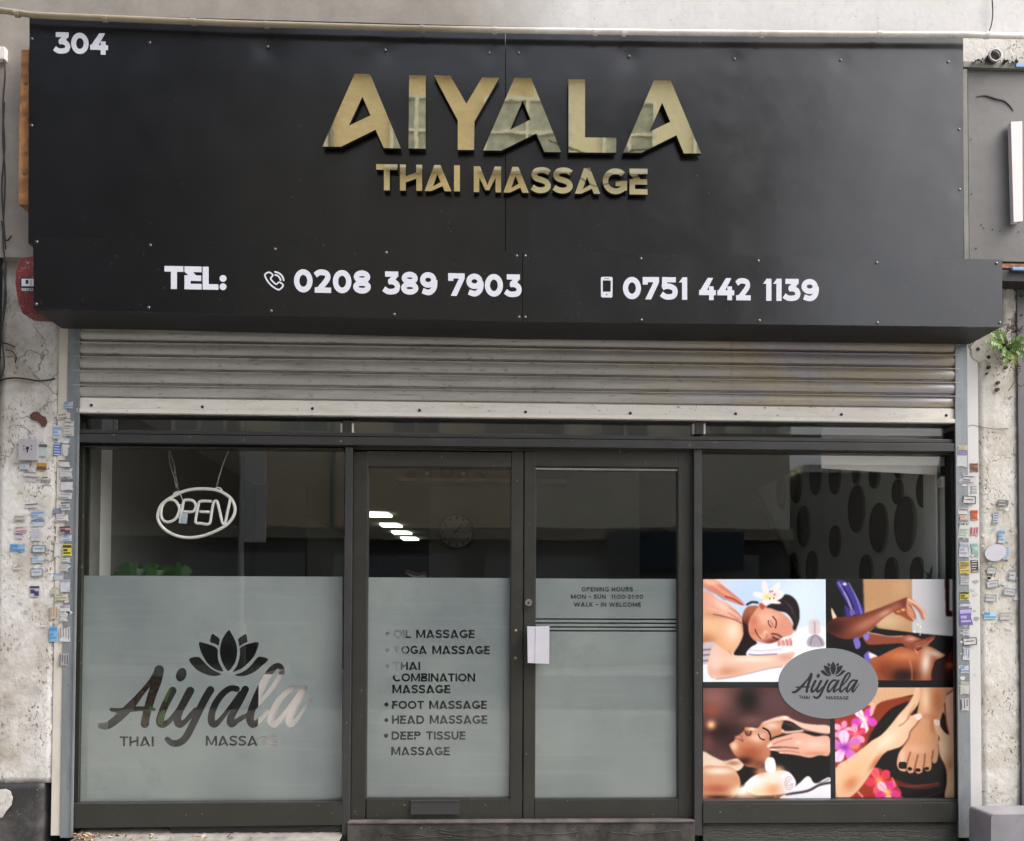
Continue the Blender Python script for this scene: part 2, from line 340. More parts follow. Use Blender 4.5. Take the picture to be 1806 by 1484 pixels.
def glyph(ch,w):
    h=w/2; A=[]; S=[]; t=w*.94
    if ch=='A':
        W=1.04; ax=.50*W-.03; ap=(ax, 1-1.45*w*1.15)
        A=[[(0,0),(ax-h*1.05,1),(ax+h*1.05,1),(W,0),(W-1.15*w,0),(1.15*w,0)]]
        def li(p,q,t_): return (p[0]+(q[0]-p[0])*t_,p[1]+(q[1]-p[1])*t_)
        P=(ax,1-1.55*w)
        r0=(W-1.15*w,0); l0=(1.15*w,0)
        q=li(r0,P,.30); qt=li(r0,P,.30+1.05*w)
        lt=li(l0,P,.05+.95*w)
        S=[[l0,q,r0], [lt,P,qt]]
    elif ch in 'EF':
        W=.74 if ch=='E' else .70
        mid=.49; A=[quadbar(0,0,w,mid+t/2), quadbar(0,1-t,W,1), [(0,1-t),(0,1-t-.0),(w*.9,mid+t*.3),(w*2.1,mid+t*.3),(w*1.45,1-t),(0,1-t)][1:], quadbar(0,mid-t/2,W*.98,mid+t/2)]
        if ch=='E': A.append(quadbar(0,0,W,t))
    elif ch in 'PRB':
        W=.80; r=.275; cy=1-r
        if ch=='B': cy=.75;r=.25
        A=[quadbar(0,0,w,.36 if ch!='B' else .50), [(0,1),(W-r,1),(W-r,1-t),(w*1.1,1-t),(w*1.9,.45),(w*1.9,.40),(w*.8,.46),(0,1-t)]]
        A+=ring(W-r-.0,cy,r-h,r-h,-90,90,w,12); A.append(quadbar(w*.9 if ch!='P' else 0,cy-r,W-r,cy-r+t))
        if ch=='R': A.append([(W-w*1.15,0),(W,0),(.62*W,.5),(.40*W,.5)])
        if ch=='B':
            A+=ring(W-.27,.27,.27-h,.27-h,-90,90,w,12); A+=[quadbar(0,0,W-.27,t),quadbar(0,.54-t,W-.27,.54),quadbar(0,0,w,.6)]
    elif ch=='H':
        W=.86; A=[quadbar(0,0,w,1),quadbar(W-w,0,W,1),[(h,.27),(W-h,.27+.24),(W-h,.27+.24+w*1.05),(h,.27+w*1.05)]]
    elif ch=='I': W=w; A=[quadbar(0,0,w,1)]
    elif ch=='L': W=.68; A=[quadbar(0,0,w,1),quadbar(0,0,W,t)]
    elif ch=='T': W=.82; A=[quadbar(0,1-t,W,1),quadbar(W/2-h,0,W/2+h,1)]
    elif ch=='M': W=1.12; A=[quadbar(0,0,w,1),quadbar(W-w,0,W,1),[(0,1),(w*1.15,1),(W/2+h*.7,.08),(W/2-h*.7,.08)],[(W,1),(W/2+h*.7,.08),(W/2-h*.7,.08),(W-w*1.15,1)]]
    elif ch=='N': W=.94; A=[quadbar(0,0,w,1),quadbar(W-w,0,W,1),[(0,1),(w*1.1,1),(W,0),(W-w*1.1,0)]]
    elif ch=='U': W=.86; A=[quadbar(0,.4,w,1),quadbar(W-w,.4,W,1)]+ring(W/2,.42,W/2-h,.42-h,180,360,w)
    elif ch=='Y': W=.94; A=[[(0,1),(w*1.15,1),(W/2+h,.36),(W/2-h,.36)],[(W-w*1.15,1),(W,1),(W/2+h,.36),(W/2-h,.36)],quadbar(W/2-h,0,W/2+h,.42)]
    elif ch=='V': W=.98; A=[[(0,1),(w*1.15,1),(W/2+h,0),(W/2-h,0)],[(W-w*1.15,1),(W,1),(W/2+h,0),(W/2-h,0)]]
    elif ch=='W': W=1.5; A=[[(0,1),(w*1.05,1),(.42+h,0),(.42-h,0)],[(.42-h,0),(.42+h,0),(.75+h*.8,1),(.75-h*.8,1)],[(.75-h*.8,1),(.75+h*.8,1),(1.08+h,0),(1.08-h,0)],[(1.5-w*1.05,1),(1.5,1),(1.08+h,0),(1.08-h,0)]]
    elif ch=='K': W=.88; A=[quadbar(0,0,w,1),[(w*.8,.30+w*1.2),(W-w*1.3,1),(W,1),(w*.8,.30)],[(W-w*1.3,0),(W,0),(.48*W,.62),(.30*W,.48)]]
    elif ch=='O': W=1.06; A=ring(W/2,.5,W/2-h,.5-h,0,360,w,36)
    elif ch=='C': W=.96; A=ring(.53,.5,.53-h,.5-h,42,318,w,30)
    elif ch=='G': W=1.0; A=ring(.53,.5,.53-h,.5-h,42,322,w,30)+[quadbar(W-w,.14,W,.52),quadbar(.53,.52-t,W,.52)]
    elif ch=='D': W=.94; A=[quadbar(0,0,w,1),quadbar(0,0,.46,t),quadbar(0,1-t,.46,1)]+ring(.44,.5,.5-h,.5-h,-90,90,w,18)
    elif ch=='S':
        W=.80; A=strip(spline(fitp([(.93,.80),(.74,.885),(.50,.905),(.26,.86),(.15,.72),(.25,.58),(.50,.515),(.76,.43),(.87,.28),(.75,.145),(.50,.095),(.25,.125),(.05,.22)],W,w),5),w)
    elif ch=='0': W=.86; A=ring(W/2,.5,W/2-h,.5-h,0,360,w,32)
    elif ch=='1': W=.40; A=[quadbar(W-w,0,W,1),[(0,1-t),(W-h,1-t),(W-h,1),(w*.75,1)]]
    elif ch=='2': W=.78; A=strip(spline(fitp([(.06,.77),(.26,.885),(.48,.905),(.74,.84),(.80,.67),(.70,.51),(.42,.24),(.22,.06)],W,w),5),w)+[quadbar(0.02,0,W,t)]
    elif ch=='3': W=.78; A=[quadbar(.10,1-t,W*.93,1),[(W*.93,1),(W*.93,1-t*.8),(.48,.50),(.24,.50),(.24,.60),(W*.93-w*1.4,1-t)]]+strip(spline(fitp([(.34,.555),(.60,.56),(.82,.46),(.88,.31),(.78,.15),(.50,.095),(.26,.12),(.05,.23)],W,w),5),w)
    elif ch=='4': W=.88; A=[[(.45,1),(.45+w*1.15,1),(w*1.15,.22),(0,.22),(0,.36)],quadbar(0,.22,W,.22+t),quadbar(.52,0,.52+w,.62)]
    elif ch=='5': W=.78; A=[quadbar(.10,1-t,W*.92,1),quadbar(.06,.5,.06+w,1)]+strip(spline(fitp([(.10,.53),(.34,.60),(.60,.585),(.83,.48),(.88,.32),(.78,.15),(.50,.095),(.26,.12),(.04,.24)],W,w),5),w)
    elif ch=='7': W=.78; A=[quadbar(0,1-t,W,1),quadbar(0,.66,w,1),[(W-w*1.1,1-t),(W,1),(W,1-t),(.12+w*1.15,0),(.12,0)]]
    elif ch=='8': W=.82; A=ring(W/2,.72,W/2-h-.03,.28-h,0,360,w,24)+ring(W/2,.29,W/2-h,.29-h,0,360,w,24)
    elif ch=='9': W=.80; A=ring(.385,.66,.385-h,.34-h,0,360,w,26)+strip(spline(fitp([(.87,.66),(.87,.46),(.80,.26),(.62,.12),(.42,.095),(.15,.17)],W,w),5),w)
    elif ch==':': W=w*1.2; A=[ell(W/2,w*.6,w*.6,w*.6,12),ell(W/2,.62,w*.6,w*.6,12)]
    elif ch=='-': W=.42; A=[quadbar(0,.36,W,.36+t)]
    else: W=.5
    return W,A,S
def word(s,xl,yl,xr,yr,cap,w=.2,gap=.10):
    """glyph polygons of one word in photo pixels: baseline (xl,yl)-(xr,yr), cap height in pixels"""
    G=[glyph(c,w) for c in s]
    kern=[(-.06 if (a in 'AVYTL' and b in 'AVYT') else 0) for a,b in zip(s,s[1:])]+[0]
    tot=sum(g[0] for g in G)+sum(gap+k for k in kern[:-1])
    sx=(xr-xl)/tot; x=0; out=[]
    for g,k in zip(G,kern):
        f=lambda p: (xl+(x+p[0])*sx, yl+(yr-yl)*((x+p[0])/tot)-p[1]*cap)
        out.append(([[f(p) for p in P] for P in g[1]],[[f(p) for p in P] for P in g[2]])); x+=g[0]+gap+k
    return out
def _simple(P):
    n=len(P)
    def o(a,b,c): return (b[0]-a[0])*(c[1]-a[1])-(b[1]-a[1])*(c[0]-a[0])
    for i in range(n):
        a,b=P[i],P[(i+1)%n]
        for j in range(i+2,n):
            if i==0 and j==n-1: continue
            c,d=P[j],P[(j+1)%n]
            if o(a,b,c)*o(a,b,d)<0 and o(c,d,a)*o(c,d,b)<0: return False
    return True
def _hull(P):
    P=sorted(set(P)); 
    def half(Q):
        h=[]
        for p in Q:
            while len(h)>1 and (h[-1][0]-h[-2][0])*(p[1]-h[-2][1])-(h[-1][1]-h[-2][1])*(p[0]-h[-2][0])<=0: h.pop()
            h.append(p)
        return h[:-1]
    return half(P)+half(P[::-1])
def fill(adds,subs=(),base=None):
    """triangulated union of adds minus subs; with base: base minus that union"""
    V=[];Fs=[];cls=[]
    for c,L in ((0,[base] if base else []),(1,adds),(2,subs)):
        for P in L:
            P=[tuple(p) for p in P]; P=[p for i,p in enumerate(P) if math.hypot(p[0]-P[i-1][0],p[1]-P[i-1][1])>1e-5]
            if len(P)<3: continue
            if not _simple(P): P=_hull(P)
            a=sum(P[i][0]*P[(i+1)%len(P)][1]-P[(i+1)%len(P)][0]*P[i][1] for i in range(len(P)))
            if abs(a)<1e-4: continue
            Q=P if a>0 else P[::-1]
            Fs.append(list(range(len(V),len(V)+len(Q)))); V+= [Vector(p) for p in Q]; cls.append(c)
    r=delaunay_2d_cdt(V,[],Fs,1,1e-4,True)
    T=[]
    for f,of in zip(r[2],r[5]):
        k={cls[i] for i in of}; solid=(1 in k) and (2 not in k)
        if (base and 0 in k and not solid) or (not base and solid): T.append(tuple(f))
    return r[0],T
def flat(name,adds,y,th,mats,parent=None,subs=(),base=None,X=None,side=None,**k):
    """sheet or plate cut to an outline given in photo pixels, standing at depth y, th thick towards the wall"""
    V2,T=fill(adds,subs,base)
    used=sorted({i for t in T for i in t}); ix={a:b for b,a in enumerate(used)}
    X=X or (lambda p: at(p[0],p[1],y))
    fr=[X(V2[i]) for i in used]; T=[tuple(ix[i] for i in t) for t in T]
    Fc=list(T); mi=[0]*len(T); V=[tuple(v) for v in fr]
    # photo pixels have y downwards: make faces look at the street
    if th>0:
        n=len(fr); V+=[(v.x,v.y+th,v.z) for v in fr]
        Fc+= [tuple(n+i for i in reversed(t)) for t in T]; mi+=[1 if side else 0]*len(T)
        ed={}
        for t in T:
            for a,b in zip(t,t[1:]+t[:1]): ed[(a,b)]=1
        for a,b in ed:
            if (b,a) not in ed: Fc.append((a,a+n,b+n,b)); mi.append(1 if side else 0)
    me=mesh(name,V,Fc,mi)
    bm=bmesh.new(); bm.from_mesh(me); bmesh.ops.recalc_face_normals(bm,faces=bm.faces) if th>0 else None
    bm.to_mesh(me); bm.free()
    return obj(name,me,[mats,side] if side else mats,parent,**k)
def script_logo(tx):
    """brush-script word and lotus as polygons; tx maps logo units to photo pixels"""
    a=lambda L:[(x,y,w) for x,y,w in L]
    K=6.452; o=1161
    st=[ # strokes of the left half (first crop coordinates)
     [(768,545,92),(690,655,62),(570,800,66),(470,920,92),(370,1020,98),(270,1110,92),(180,1165,84),(110,1160,66)],
     [(778,530,112),(755,650,104),(705,790,100),(665,920,96),(630,1050,92),(615,1142,96)],
     [(232,980,40),(300,990,52),(400,985,56),(560,970,56),(718,978,40)],
     [(930,765,92),(865,890,88),(812,1010,86),(788,1110,96),(815,1148,86),(880,1122,62),(960,1030,56),(1010,960,50)],
     [(1132,765,92),(1070,880,88),(1010,1000,82),(985,1090,90),(1010,1148,86),(1075,1115,60),(1140,1040,56),(1190,980,50)],
     [(1362,755,88),(1300,860,88),(1230,1000,86),(1160,1150,84),(1085,1290,84),(1010,1355,82),(930,1362,74),(870,1318,60)]]
    s2=[ # second crop
     [(500,745,70),(430,738,70),(340,800,74),(260,910,76),(215,1030,80),(215,1120,84),(250,1148,76),(310,1100,58),(390,1000,48),(470,890,44),(540,790,44)],
     [(598,748,82),(550,850,82),(480,980,80),(430,1080,84),(440,1146,82),(505,1108,56),(570,1060,48)],
     [(520,1100,54),(630,1030,46),(730,931,46),(873,775,54),(970,640,60),(1012,555,62),(998,492,62),(950,484,66),(885,545,80),(815,660,88),(745,800,88),(683,946,86),(650,1080,88),(682,1148,84),(750,1112,58),(850,1000,48)],
     [(1200,745,66),(1130,738,70),(1040,800,74),(960,910,76),(905,1030,80),(890,1110,84),(925,1148,76),(985,1100,58),(1070,990,48),(1150,880,44),(1220,790,44)],
     [(1270,748,80),(1220,850,80),(1150,980,80),(1100,1080,84),(1112,1146,80),(1180,1100,54),(1260,985,40),(1350,862,28)]]
    polys=[]
    for L,off in [(s,-o) for s in st]+[(s,0) for s in s2]:
        P=[(x+off,y,w) for x,y,w in L]; polys+=strip(spline(P,4),None,True)
    polys.append(ell(1030-o,583,58,80,22,.35))
    pet=[[(412,75),(440,115),(480,190),(503,270),(505,340),(490,420),(455,490),(405,542),(365,500),(330,430),(312,350),(312,270),(335,180),(375,115)],
     [(605,120),(615,165),(620,212),(575,230),(532,258),(525,220),(515,180),(555,145)],
     [(220,118),(262,140),(307,180),(300,215),(293,252),(250,230),(200,212),(202,165)],
     [(750,213),(735,290),(700,370),(640,440),(560,510),(455,552),(500,490),(528,400),(537,330),(535,282),(590,245),(660,225)],
     [(70,212),(140,225),(220,250),(283,290),(283,360),(300,450),(350,545),(250,520),(165,450),(105,350),(80,280)],
     [(862,408),(800,470),(720,540),(620,590),(540,600),(475,585),(560,555),(640,500),(700,430),(740,382),(795,380)],
     [(-45,408),(10,383),(75,383),(120,430),(190,500),(260,545),(328,580),(240,597),(150,580),(50,530),(-10,470)]]
    polys+=[spline(P,2,True) for P in pet]
    return [[tx(x,y) for x,y in P] for P in polys]
# ================================================================== SETTING
YP=-.03          # front of the pillars
ground=MB().box(-30,30,-6.8,.30,-.30,0).build('pavement',mat('pavement_slabs',(.30,.29,.27),.8,var=.15,vs=3,bump=.3),kind='structure')
MB().box(-30,30,-13.2,-6.8,-.5,-.13).build('road',mat('asphalt',(.04,.04,.042),.8,var=.2,vs=8,bump=.6),kind='structure')
MB().box(-30,30,-17,-13.2,-.3,0).build('far_pavement',mat('far_slabs',(.28,.27,.26),.8,var=.15,vs=3,bump=.3),kind='structure')
MB().box(-60,60,-90,-17,-.6,-.02).build('ground',mat('far_ground',(.2,.2,.19),.9),kind='structure')
# interior
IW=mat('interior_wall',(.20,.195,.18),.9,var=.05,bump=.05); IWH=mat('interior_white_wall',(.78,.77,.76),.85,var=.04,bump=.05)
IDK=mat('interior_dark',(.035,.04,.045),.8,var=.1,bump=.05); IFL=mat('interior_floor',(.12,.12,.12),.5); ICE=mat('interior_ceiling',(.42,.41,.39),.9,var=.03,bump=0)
XL=at(141,1000,0).x-.0; XR=at(1684,1000,0).x+.0
ZT=2.62
def struct(name,*a,mat_=None): return MB().box(*a).build(name,mat_,kind='structure')
struct('floor',XL-.1,XR+.1,.30,14.2,-.2,.10,mat_=IFL)
struct('ceiling',XL-.1,XR+.1,.10,14.2,ZT,ZT+.1,mat_=ICE)
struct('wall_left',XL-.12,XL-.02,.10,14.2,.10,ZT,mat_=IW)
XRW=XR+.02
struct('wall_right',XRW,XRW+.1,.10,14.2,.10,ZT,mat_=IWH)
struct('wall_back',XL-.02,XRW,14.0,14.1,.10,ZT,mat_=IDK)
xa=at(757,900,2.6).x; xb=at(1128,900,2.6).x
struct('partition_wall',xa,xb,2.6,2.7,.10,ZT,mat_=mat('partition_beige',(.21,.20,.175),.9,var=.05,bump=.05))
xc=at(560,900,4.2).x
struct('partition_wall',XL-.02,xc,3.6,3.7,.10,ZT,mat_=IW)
# dark sloping stair side in front of the right wall's far part
p0=atX(1322,835,XRW-.02); p1=atX(1440,1085,XRW-.02)
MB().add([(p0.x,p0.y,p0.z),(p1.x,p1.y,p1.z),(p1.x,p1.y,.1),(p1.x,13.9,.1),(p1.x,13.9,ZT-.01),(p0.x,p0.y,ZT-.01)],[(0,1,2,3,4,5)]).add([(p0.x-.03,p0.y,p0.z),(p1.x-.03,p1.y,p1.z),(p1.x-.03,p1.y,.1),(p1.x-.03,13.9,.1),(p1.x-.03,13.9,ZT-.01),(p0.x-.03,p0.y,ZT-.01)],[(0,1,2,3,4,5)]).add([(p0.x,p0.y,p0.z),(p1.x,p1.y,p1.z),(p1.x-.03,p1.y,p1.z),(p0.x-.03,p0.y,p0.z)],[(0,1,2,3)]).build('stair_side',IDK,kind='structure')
# ---- upper wall
a=at(903,43,-.10)
uw=thing('painted_wall','rendered wall above the shop sign, grimy grey on the left and clean white on the right','wall',(0,0,3.0))
xl=-9.0; xr=9.6
# wall body behind everything, above window head
MB().box(xl,xr,-.10,.25,at(903,470,-.1).z,13.0).build('wall_face',M['wall'],uw)
MB().box(xl,xr,.252,14.3,ZT+.12,13.0).build('sun_block_mass',M['wall'],uw)  # unseen mass added to block sun from the interior and pavement
MB().box(xl,xr,-.02,.25,ZT+.12,at(903,472,-.1).z-.002).build('lintel',M['soffit'],uw)
for a_,b_ in ((XL-.6,XL-.13),(XRW+.11,XRW+.6)): MB().box(a_,b_,.31,14.3,-.01,ZT+.118).build('side_wall',M['wall'],uw)
# pillars
lp=thing('left_pillar','cracked off-white rendered pillar left of the shutter, covered in torn stickers','pillar',(at(50,1400,0).x,0,0))
X0=at(7,300,YP).x; X1=at(97,1000,YP).x
Xl0=at(-60,1000,YP).x
# uneven rendered face: grid with slight relief
def rough_slab(name,x0,x1,y,yb,z0,z1,mat_,parent,amp=.006,cell=.035,edge=None,**k):
    nx=max(2,int((x1-x0)/cell)); nz=max(2,int((z1-z0)/cell)); V=[];Fc=[]
    rnd=random.Random(hash(name)%999+int(x0*100))
    G=[[rnd.uniform(-1,1) for _ in range(nx+1)] for _ in range(nz+1)]
    for j in range(nz+1):
        z=z0+(z1-z0)*j/nz
        for i in range(nx+1):
            x=x0+(x1-x0)*i/nx
            if edge and i in (0,nx): x+=edge(z,i==0)
            V.append((x,y+amp*G[j][i]*.6,z))
    n=len(V); V+=[(v[0],yb,v[2]) for v in V]
    for j in range(nz):
        for i in range(nx):
            a=j*(nx+1)+i; Fc.append((a,a+1,a+nx+2,a+nx+1))
    per=[i for i in range(nx+1)]+[j*(nx+1)+nx for j in range(1,nz+1)]+[nz*(nx+1)+i for i in range(nx-1,-1,-1)]+[j*(nx+1) for j in range(nz-1,0,-1)]
    for a,b in zip(per,per[1:]+per[:1]): Fc.append((a,a+n,b+n,b))
    return obj(name,mesh(name,V,Fc,smooth=True),mat_,parent,**k)
zb=at(40,1381,YP).z; ztop=at(50,22,YP).z
rough_slab('pillar_face',X0,X1,YP,.2,zb+.0,ztop,M['stucco'],lp)
zlow=at(40,640,YP).z
rough_slab('pillar_face',Xl0,X0-.002,YP-.004,.2,zb,zlow,M['stucco'],lp,edge=lambda z,l:(0 if l else random.uniform(-.01,.004)))
rough_slab('plinth',Xl0,at(77,1430,YP).x,YP-.012,.2,0,zb-.002,M['plinth'],lp,amp=.01)
pf=[(-12,1394),(10,1392),(18,1396),(22,1408),(20,1420),(10,1432),(4,1442),(-12,1446)]
flat('paint_patch',[pf],YP-.022,.004,M['stucco'],lp)
boxpx('trim_board',97,566,113,1474,YP-.006,.15,M['cream'],lp).data
# correct the trim board's lean-free edges; leftover cable across the pillar
cab=[(0,672),(12,668),(30,667),(48,669),(66,672),(84,671),(97,668)]
MB().tube([at(x,y,YP-.012) for x,y in spline(cab,3)],.0045,6).build('cable',M['black'],lp,smooth=True)
MB().tube([at(x,y,YP-.012) for x,y in [(2,604),(14,607),(26,612)]],.004,6).build('cable',M['black'],lp,smooth=True)
MB().tube([at(x,y,YP-.012) for x,y in [(10,617),(22,620),(29,630),(27,640)]],.003,6).build('cable',M['black'],lp,smooth=True)
hole=MB(); c=at(78,742,YP-.008)
flat('plaster_hole',[[(52,733),(58,727),(66,726),(72,732),(80,736),(83,744),(80,752),(74,753),(70,746),(63,741),(55,740)]],YP-.008,.004,M['brown'],lp)
# right pillar
rp=thing('right_pillar','cream rendered pillar right of the shutter with ferns growing out of its top','pillar',(at(1750,1400,0).x,0,0))
RX0=at(1727,1000,YP).x; RX1=at(1797,1000,YP).x
z585=at(1750,585,YP).z
rough_slab('pillar_face',RX0,RX1,YP,.2,0,at(1750,596,YP).z,M['stucco_right'],rp)
xq=at(1766,540,YP).x
rough_slab('pillar_face',xq,RX1,YP-.003,.2,at(1750,596,YP).z+.002,at(1780,470,YP).z,M['stucco_right'],rp,amp=.012,cell=.02)
# broken render hump at the top
hump=[(1716,632),(1712,622),(1712,601),(1722,597),(1728,600),(1736,588),(1752,579),(1768,578),(1778,590),(1786,610),(1780,634),(1768,640),(1757,633),(1748,641),(1738,634),(1727,639)]
flat('render_lump',[hump],YP-.010,.10,M['stucco_right'],rp)
boxpx('trim_board',1709,602,1728,1474,YP-.006,.15,M['white_trim'],rp)
for x,y,r in [(1744,630,3.4),(1744.5,648,3.4),(1741,659,2),(1761,675,3.2),(1760,687,3.6),(1775,648,3),(1725,616,3.5)]:
    c=at(x,y,YP-.0125); 
    MB().tube([c+Vector((0,-.0005,0)),c+Vector((0,.01,0))],r/1450*4.6,10).build('drill_hole',M['black'],rp)
brk=[(1722,1428),(1730,1436),(1729,1450),(1735,1462),(1734,1484),(1722,1486)]
flat('bare_wood',[brk],YP-.0085,.003,M['brown'],rp)
crk=[(1708,752),(1716,750),(1728,753),(1745,756),(1760,757),(1780,756)]
MB().tube([at(x,y,YP-.006) for x,y in spline(crk,3)],.0016,5).build('crack',M['brown'],rp)
# ---- pipe along the top of the sign
pp=thing('conduit_pipe','painted conduit pipe running along the top edge of the black sign','pipe',at(903,45,-.31))
pts=[(-40,14),(10,20),(60,27),(200,33),(420,42),(700,50),(903,54),(1200,58),(1500,61),(1698,62),(1860,65)]
MB().tube([at(x,y,-.315) for x,y in pts],.0155,10).build('tube',M['pipe'],pp,smooth=True)
for x,y in [(30,25),(185,33),(341,39),(470,44),(745,51),(873,54),(1050,57),(1100,58),(1344,60),(1550,61),(1740,63)]:
    c=at(x,y,-.315); MB().tube([c+Vector((-.012,0,0)),c+Vector((.012,0,0))],.0185,10).build('collar',M['pipe'],pp,smooth=False)
# bracket filling between pipe and wall
# ---- timber batten
bt=thing('timber_batten','orange weathered timber batten fixed to the pillar beside the sign','batten',at(42,362,-.2))
flat('timber',[[(38,88),(51,88),(50,361),(33,361),(34,230)]],-.235,.10,M['wood'],bt)
for x,y in [(45,146),(43,306)]:
    c=at(x,y,-.236); MB().tube([c+Vector((0,-.003,0)),c+Vector((0,.003,0))],.009,10).build('screw',M['brass'],bt)
# ---- alarm box
ab=thing('alarm_box','faded red alarm bell box half hidden behind the left end of the sign','alarm box',at(60,556,-.2))
ao=[(27,500),(28,480),(33,462),(40,455),(60,452),(98,452),(98,548),(80,555),(40,553),(34,540),(30,520)]
o=flat('cover',[ao],-.235,.115,M['alarm'],ab)
flat('badge',[[(38,492),(60,492),(60,505),(38,505)]],-.237,.001,M['white_vinyl'],ab)
flat('badge_border',[[(36,490),(62,490),(62,507),(36,507)]],-.2362,.0006,M['black_vinyl'],ab)
flat('badge_mark',[[(45,494),(50,494),(50,501),(45,501)],[(54,494),(55,494),(55,504),(54,504)]],-.2375,.0004,M['black_vinyl'],ab)
for g in word('SECU',38,513,58,513.5,4.5,.22): flat('badge_letter',g[0],-.2365,.0008,M['white_vinyl'],ab,g[1])
# ---- black downpipe at far left
dp=thing('downpipe','black downpipe with a white clip at the far left edge','pipe',(at(-4,660,YP).x,YP-.05,0))
MB().tube([at(-8,10,YP-.05),at(-6,150,YP-.05),at(-7,400,YP-.05),at(-10,560,YP-.05),at(-14,700,YP-.05)],.036,14).build('tube',M['black'],dp,smooth=True)
boxpx('clip',-14,82,8,104,YP-.10,YP-.02,M['white_plastic'],dp,bevel=.003)
for pth in ([(6,100),(9,130),(5,190),(8,260),(3,330),(7,400),(10,440)],[(2,390),(9,420),(14,424),(20,416)],[(4,470),(11,520),(3,590),(8,640),(2,668)],[(8,180),(5,240),(9,320),(5,420),(10,480),(6,560)]):
    MB().tube([at(x,y,YP-.09) for x,y in spline(pth,4)],.004,6).build('loose_wire',M['black'],dp,smooth=True)
# ---- neighbour on the right
nf=thing('neighbour_fascia','plain dark grey fascia board of the shop next door','fascia',at(1760,475,-.18))
boxpx('board',1708,124,1880,462,-.17,-.08,M['n_fascia'],nf)
boxpx('top_rail',1699,111,1880,121,-.19,-.08,M['n_frame'],nf)
boxpx('side_rail',1699,122,1707.5,462,-.188,-.08,M['n_frame'],nf)
boxpx('blue_capping',1792,112,1880,119,-.195,-.185,M['lblue'],nf)
boxpx('bottom_edge',1766,466,1880,474,-.19,-.08,M['rust'],nf)
boxpx('blue_capping',1786,472,1880,477,-.21,-.19,M['lblue'],nf)
boxpx('soffit',1766,477,1880,497,-.19,-.08,M['black'],nf)
flat('letter',[[(1783,215),(1803,214),(1804,390),(1788,392)]],-.21,.03,M['white_plastic'],nf,label='white raised letter stroke cut by the photo edge')
for x,y in [(1713,246),(1731,397),(1735,402),(1751,405),(1764,407),(1797,409),(1714,342),(1722,438)]:
    c=at(x,y,-.172); MB().tube([c,c+Vector((0,.004,0))],.004,8).build('screw_hole',M['black'],nf)
sm=[(1722,171),(1735,169),(1745,171),(1757,175),(1770,178),(1780,186),(1787,196)]
MB().tube([at(x,y,-.171) for x,y in spline(sm,3)],[.002+.004*math.sin(math.pi*i/18) for i in range(19)],5).build('scuff',M['black'],nf)
cn=thing('cornice','stained white cornice strip with a broken pipe stub above the neighbour fascia','cornice',at(1750,112,-.18))
boxpx('cornice_face',1698.5,66,1880,111,-.17,-.10,M['stucco_right'],cn)
c=at(1755,98,-.21)
MB().tube([c+Vector((.034*math.cos(t),0,.034*math.sin(t))) for t in [2*math.pi*i/20 for i in range(20)]],.006,8,closed=True).build('pipe_stub',M['grey_plate'],cn,smooth=True)
MB().tube([c+Vector((0,.01,0)),c+Vector((0,.04,0))],.033,16).build('pipe_mouth',mat('soot',(.05,.045,.035),.9,bump=1,bs=60),cn)
dm=MB(); rr=random.Random(3)
for i in range(70):
    x=rr.choice([rr.uniform(1715,1745),rr.uniform(1765,1795)]); y=111-rr.uniform(0,10)*(1-abs(x-1755)/55)
    p=at(x,y,-.2); s=rr.uniform(.004,.012); dm.add([p+Vector((rr.uniform(-s,s),rr.uniform(-s,s),rr.uniform(-s,s))) for _ in range(4)],[(0,1,2),(0,2,3),(0,3,1),(1,3,2)])
dm.build('debris',mat('sooty_moss',(.07,.06,.045),.95,var=.3),cn,kind='stuff')
MB().tube([at(x,y,-.12) for x,y in spline([(1749,-10),(1751,20),(1749,42),(1745,54)],4)],.0035,6).build('cable',M['black'],cn)
gs=thing('grey_post','plain grey shopfront post at the right edge beside the fern','post',at(1803,1480,-.15))
boxpx('post',1798.5,498,1880,1490,-.045,.1,M['grey_strip'],gs)
for y in (505,523,556,600): 
    c=at(1802,y,-.047); MB().tube([c,c+Vector((0,-.004,0))],.005,8).build('screw',M['black'],gs)
cb=thing('utility_cabinet','grey rounded plastic utility box standing at the bottom right corner','cabinet',(at(1790,1480,-.35).x,-.3,0))
co=[(1748,1500)]+[(1748+7-7*math.cos(t),1437+7-7*math.sin(t)) for t in [0,.4,.8,1.2,1.57]]+[(1900,1436),(1900,1500)]
flat('housing',[co],-.36,.2,M['cabinet'],cb); boxpx('back_plate',1739,1452,1747,1500,-.2,-.13,M['black'],cb)
def nshop(label,x0,x1):
    t=thing('neighbour_shopfront',label,'shopfront',((x0+x1)/2,0,0))
    n=max(1,int((x1-x0)/1.6)); w_=(x1-x0)/n
    MB().box(x0,x1,.0,.3,0,.55).build('stall_riser',M['grey_strip'],t); MB().box(x0,x1,-.02,.3,2.75,3.45).build('head_board',M['n_fascia'],t)
    for i in range(n+1): MB().box(x0+i*w_-(.04 if i else 0),x0+i*w_+(.04 if i<n else 0),.0,.1,.552,2.748).build('mullion',M['grey_strip'],t)
    for i in range(n): MB().box(x0+i*w_+.041,x0+(i+1)*w_-.041,.05,.056,.552,2.748).build('pane',M['glass'],t)
    MB().box(x0,x1,.9,1.0,.01,2.74).build('blind',M['soffit'],t)
nshop('dark neighbouring shopfront beyond the left pillar, outside the photo edge',-9.0,Xl0-.01)
nshop('dark neighbouring shopfront beyond the grey post, outside the photo edge',at(1882,900,-.04).x,9.6)
MB().box(at(1882,300,-.17).x,9.6,-.17,-.10,3.452,4.75).build('board',M['n_fascia'],nf)
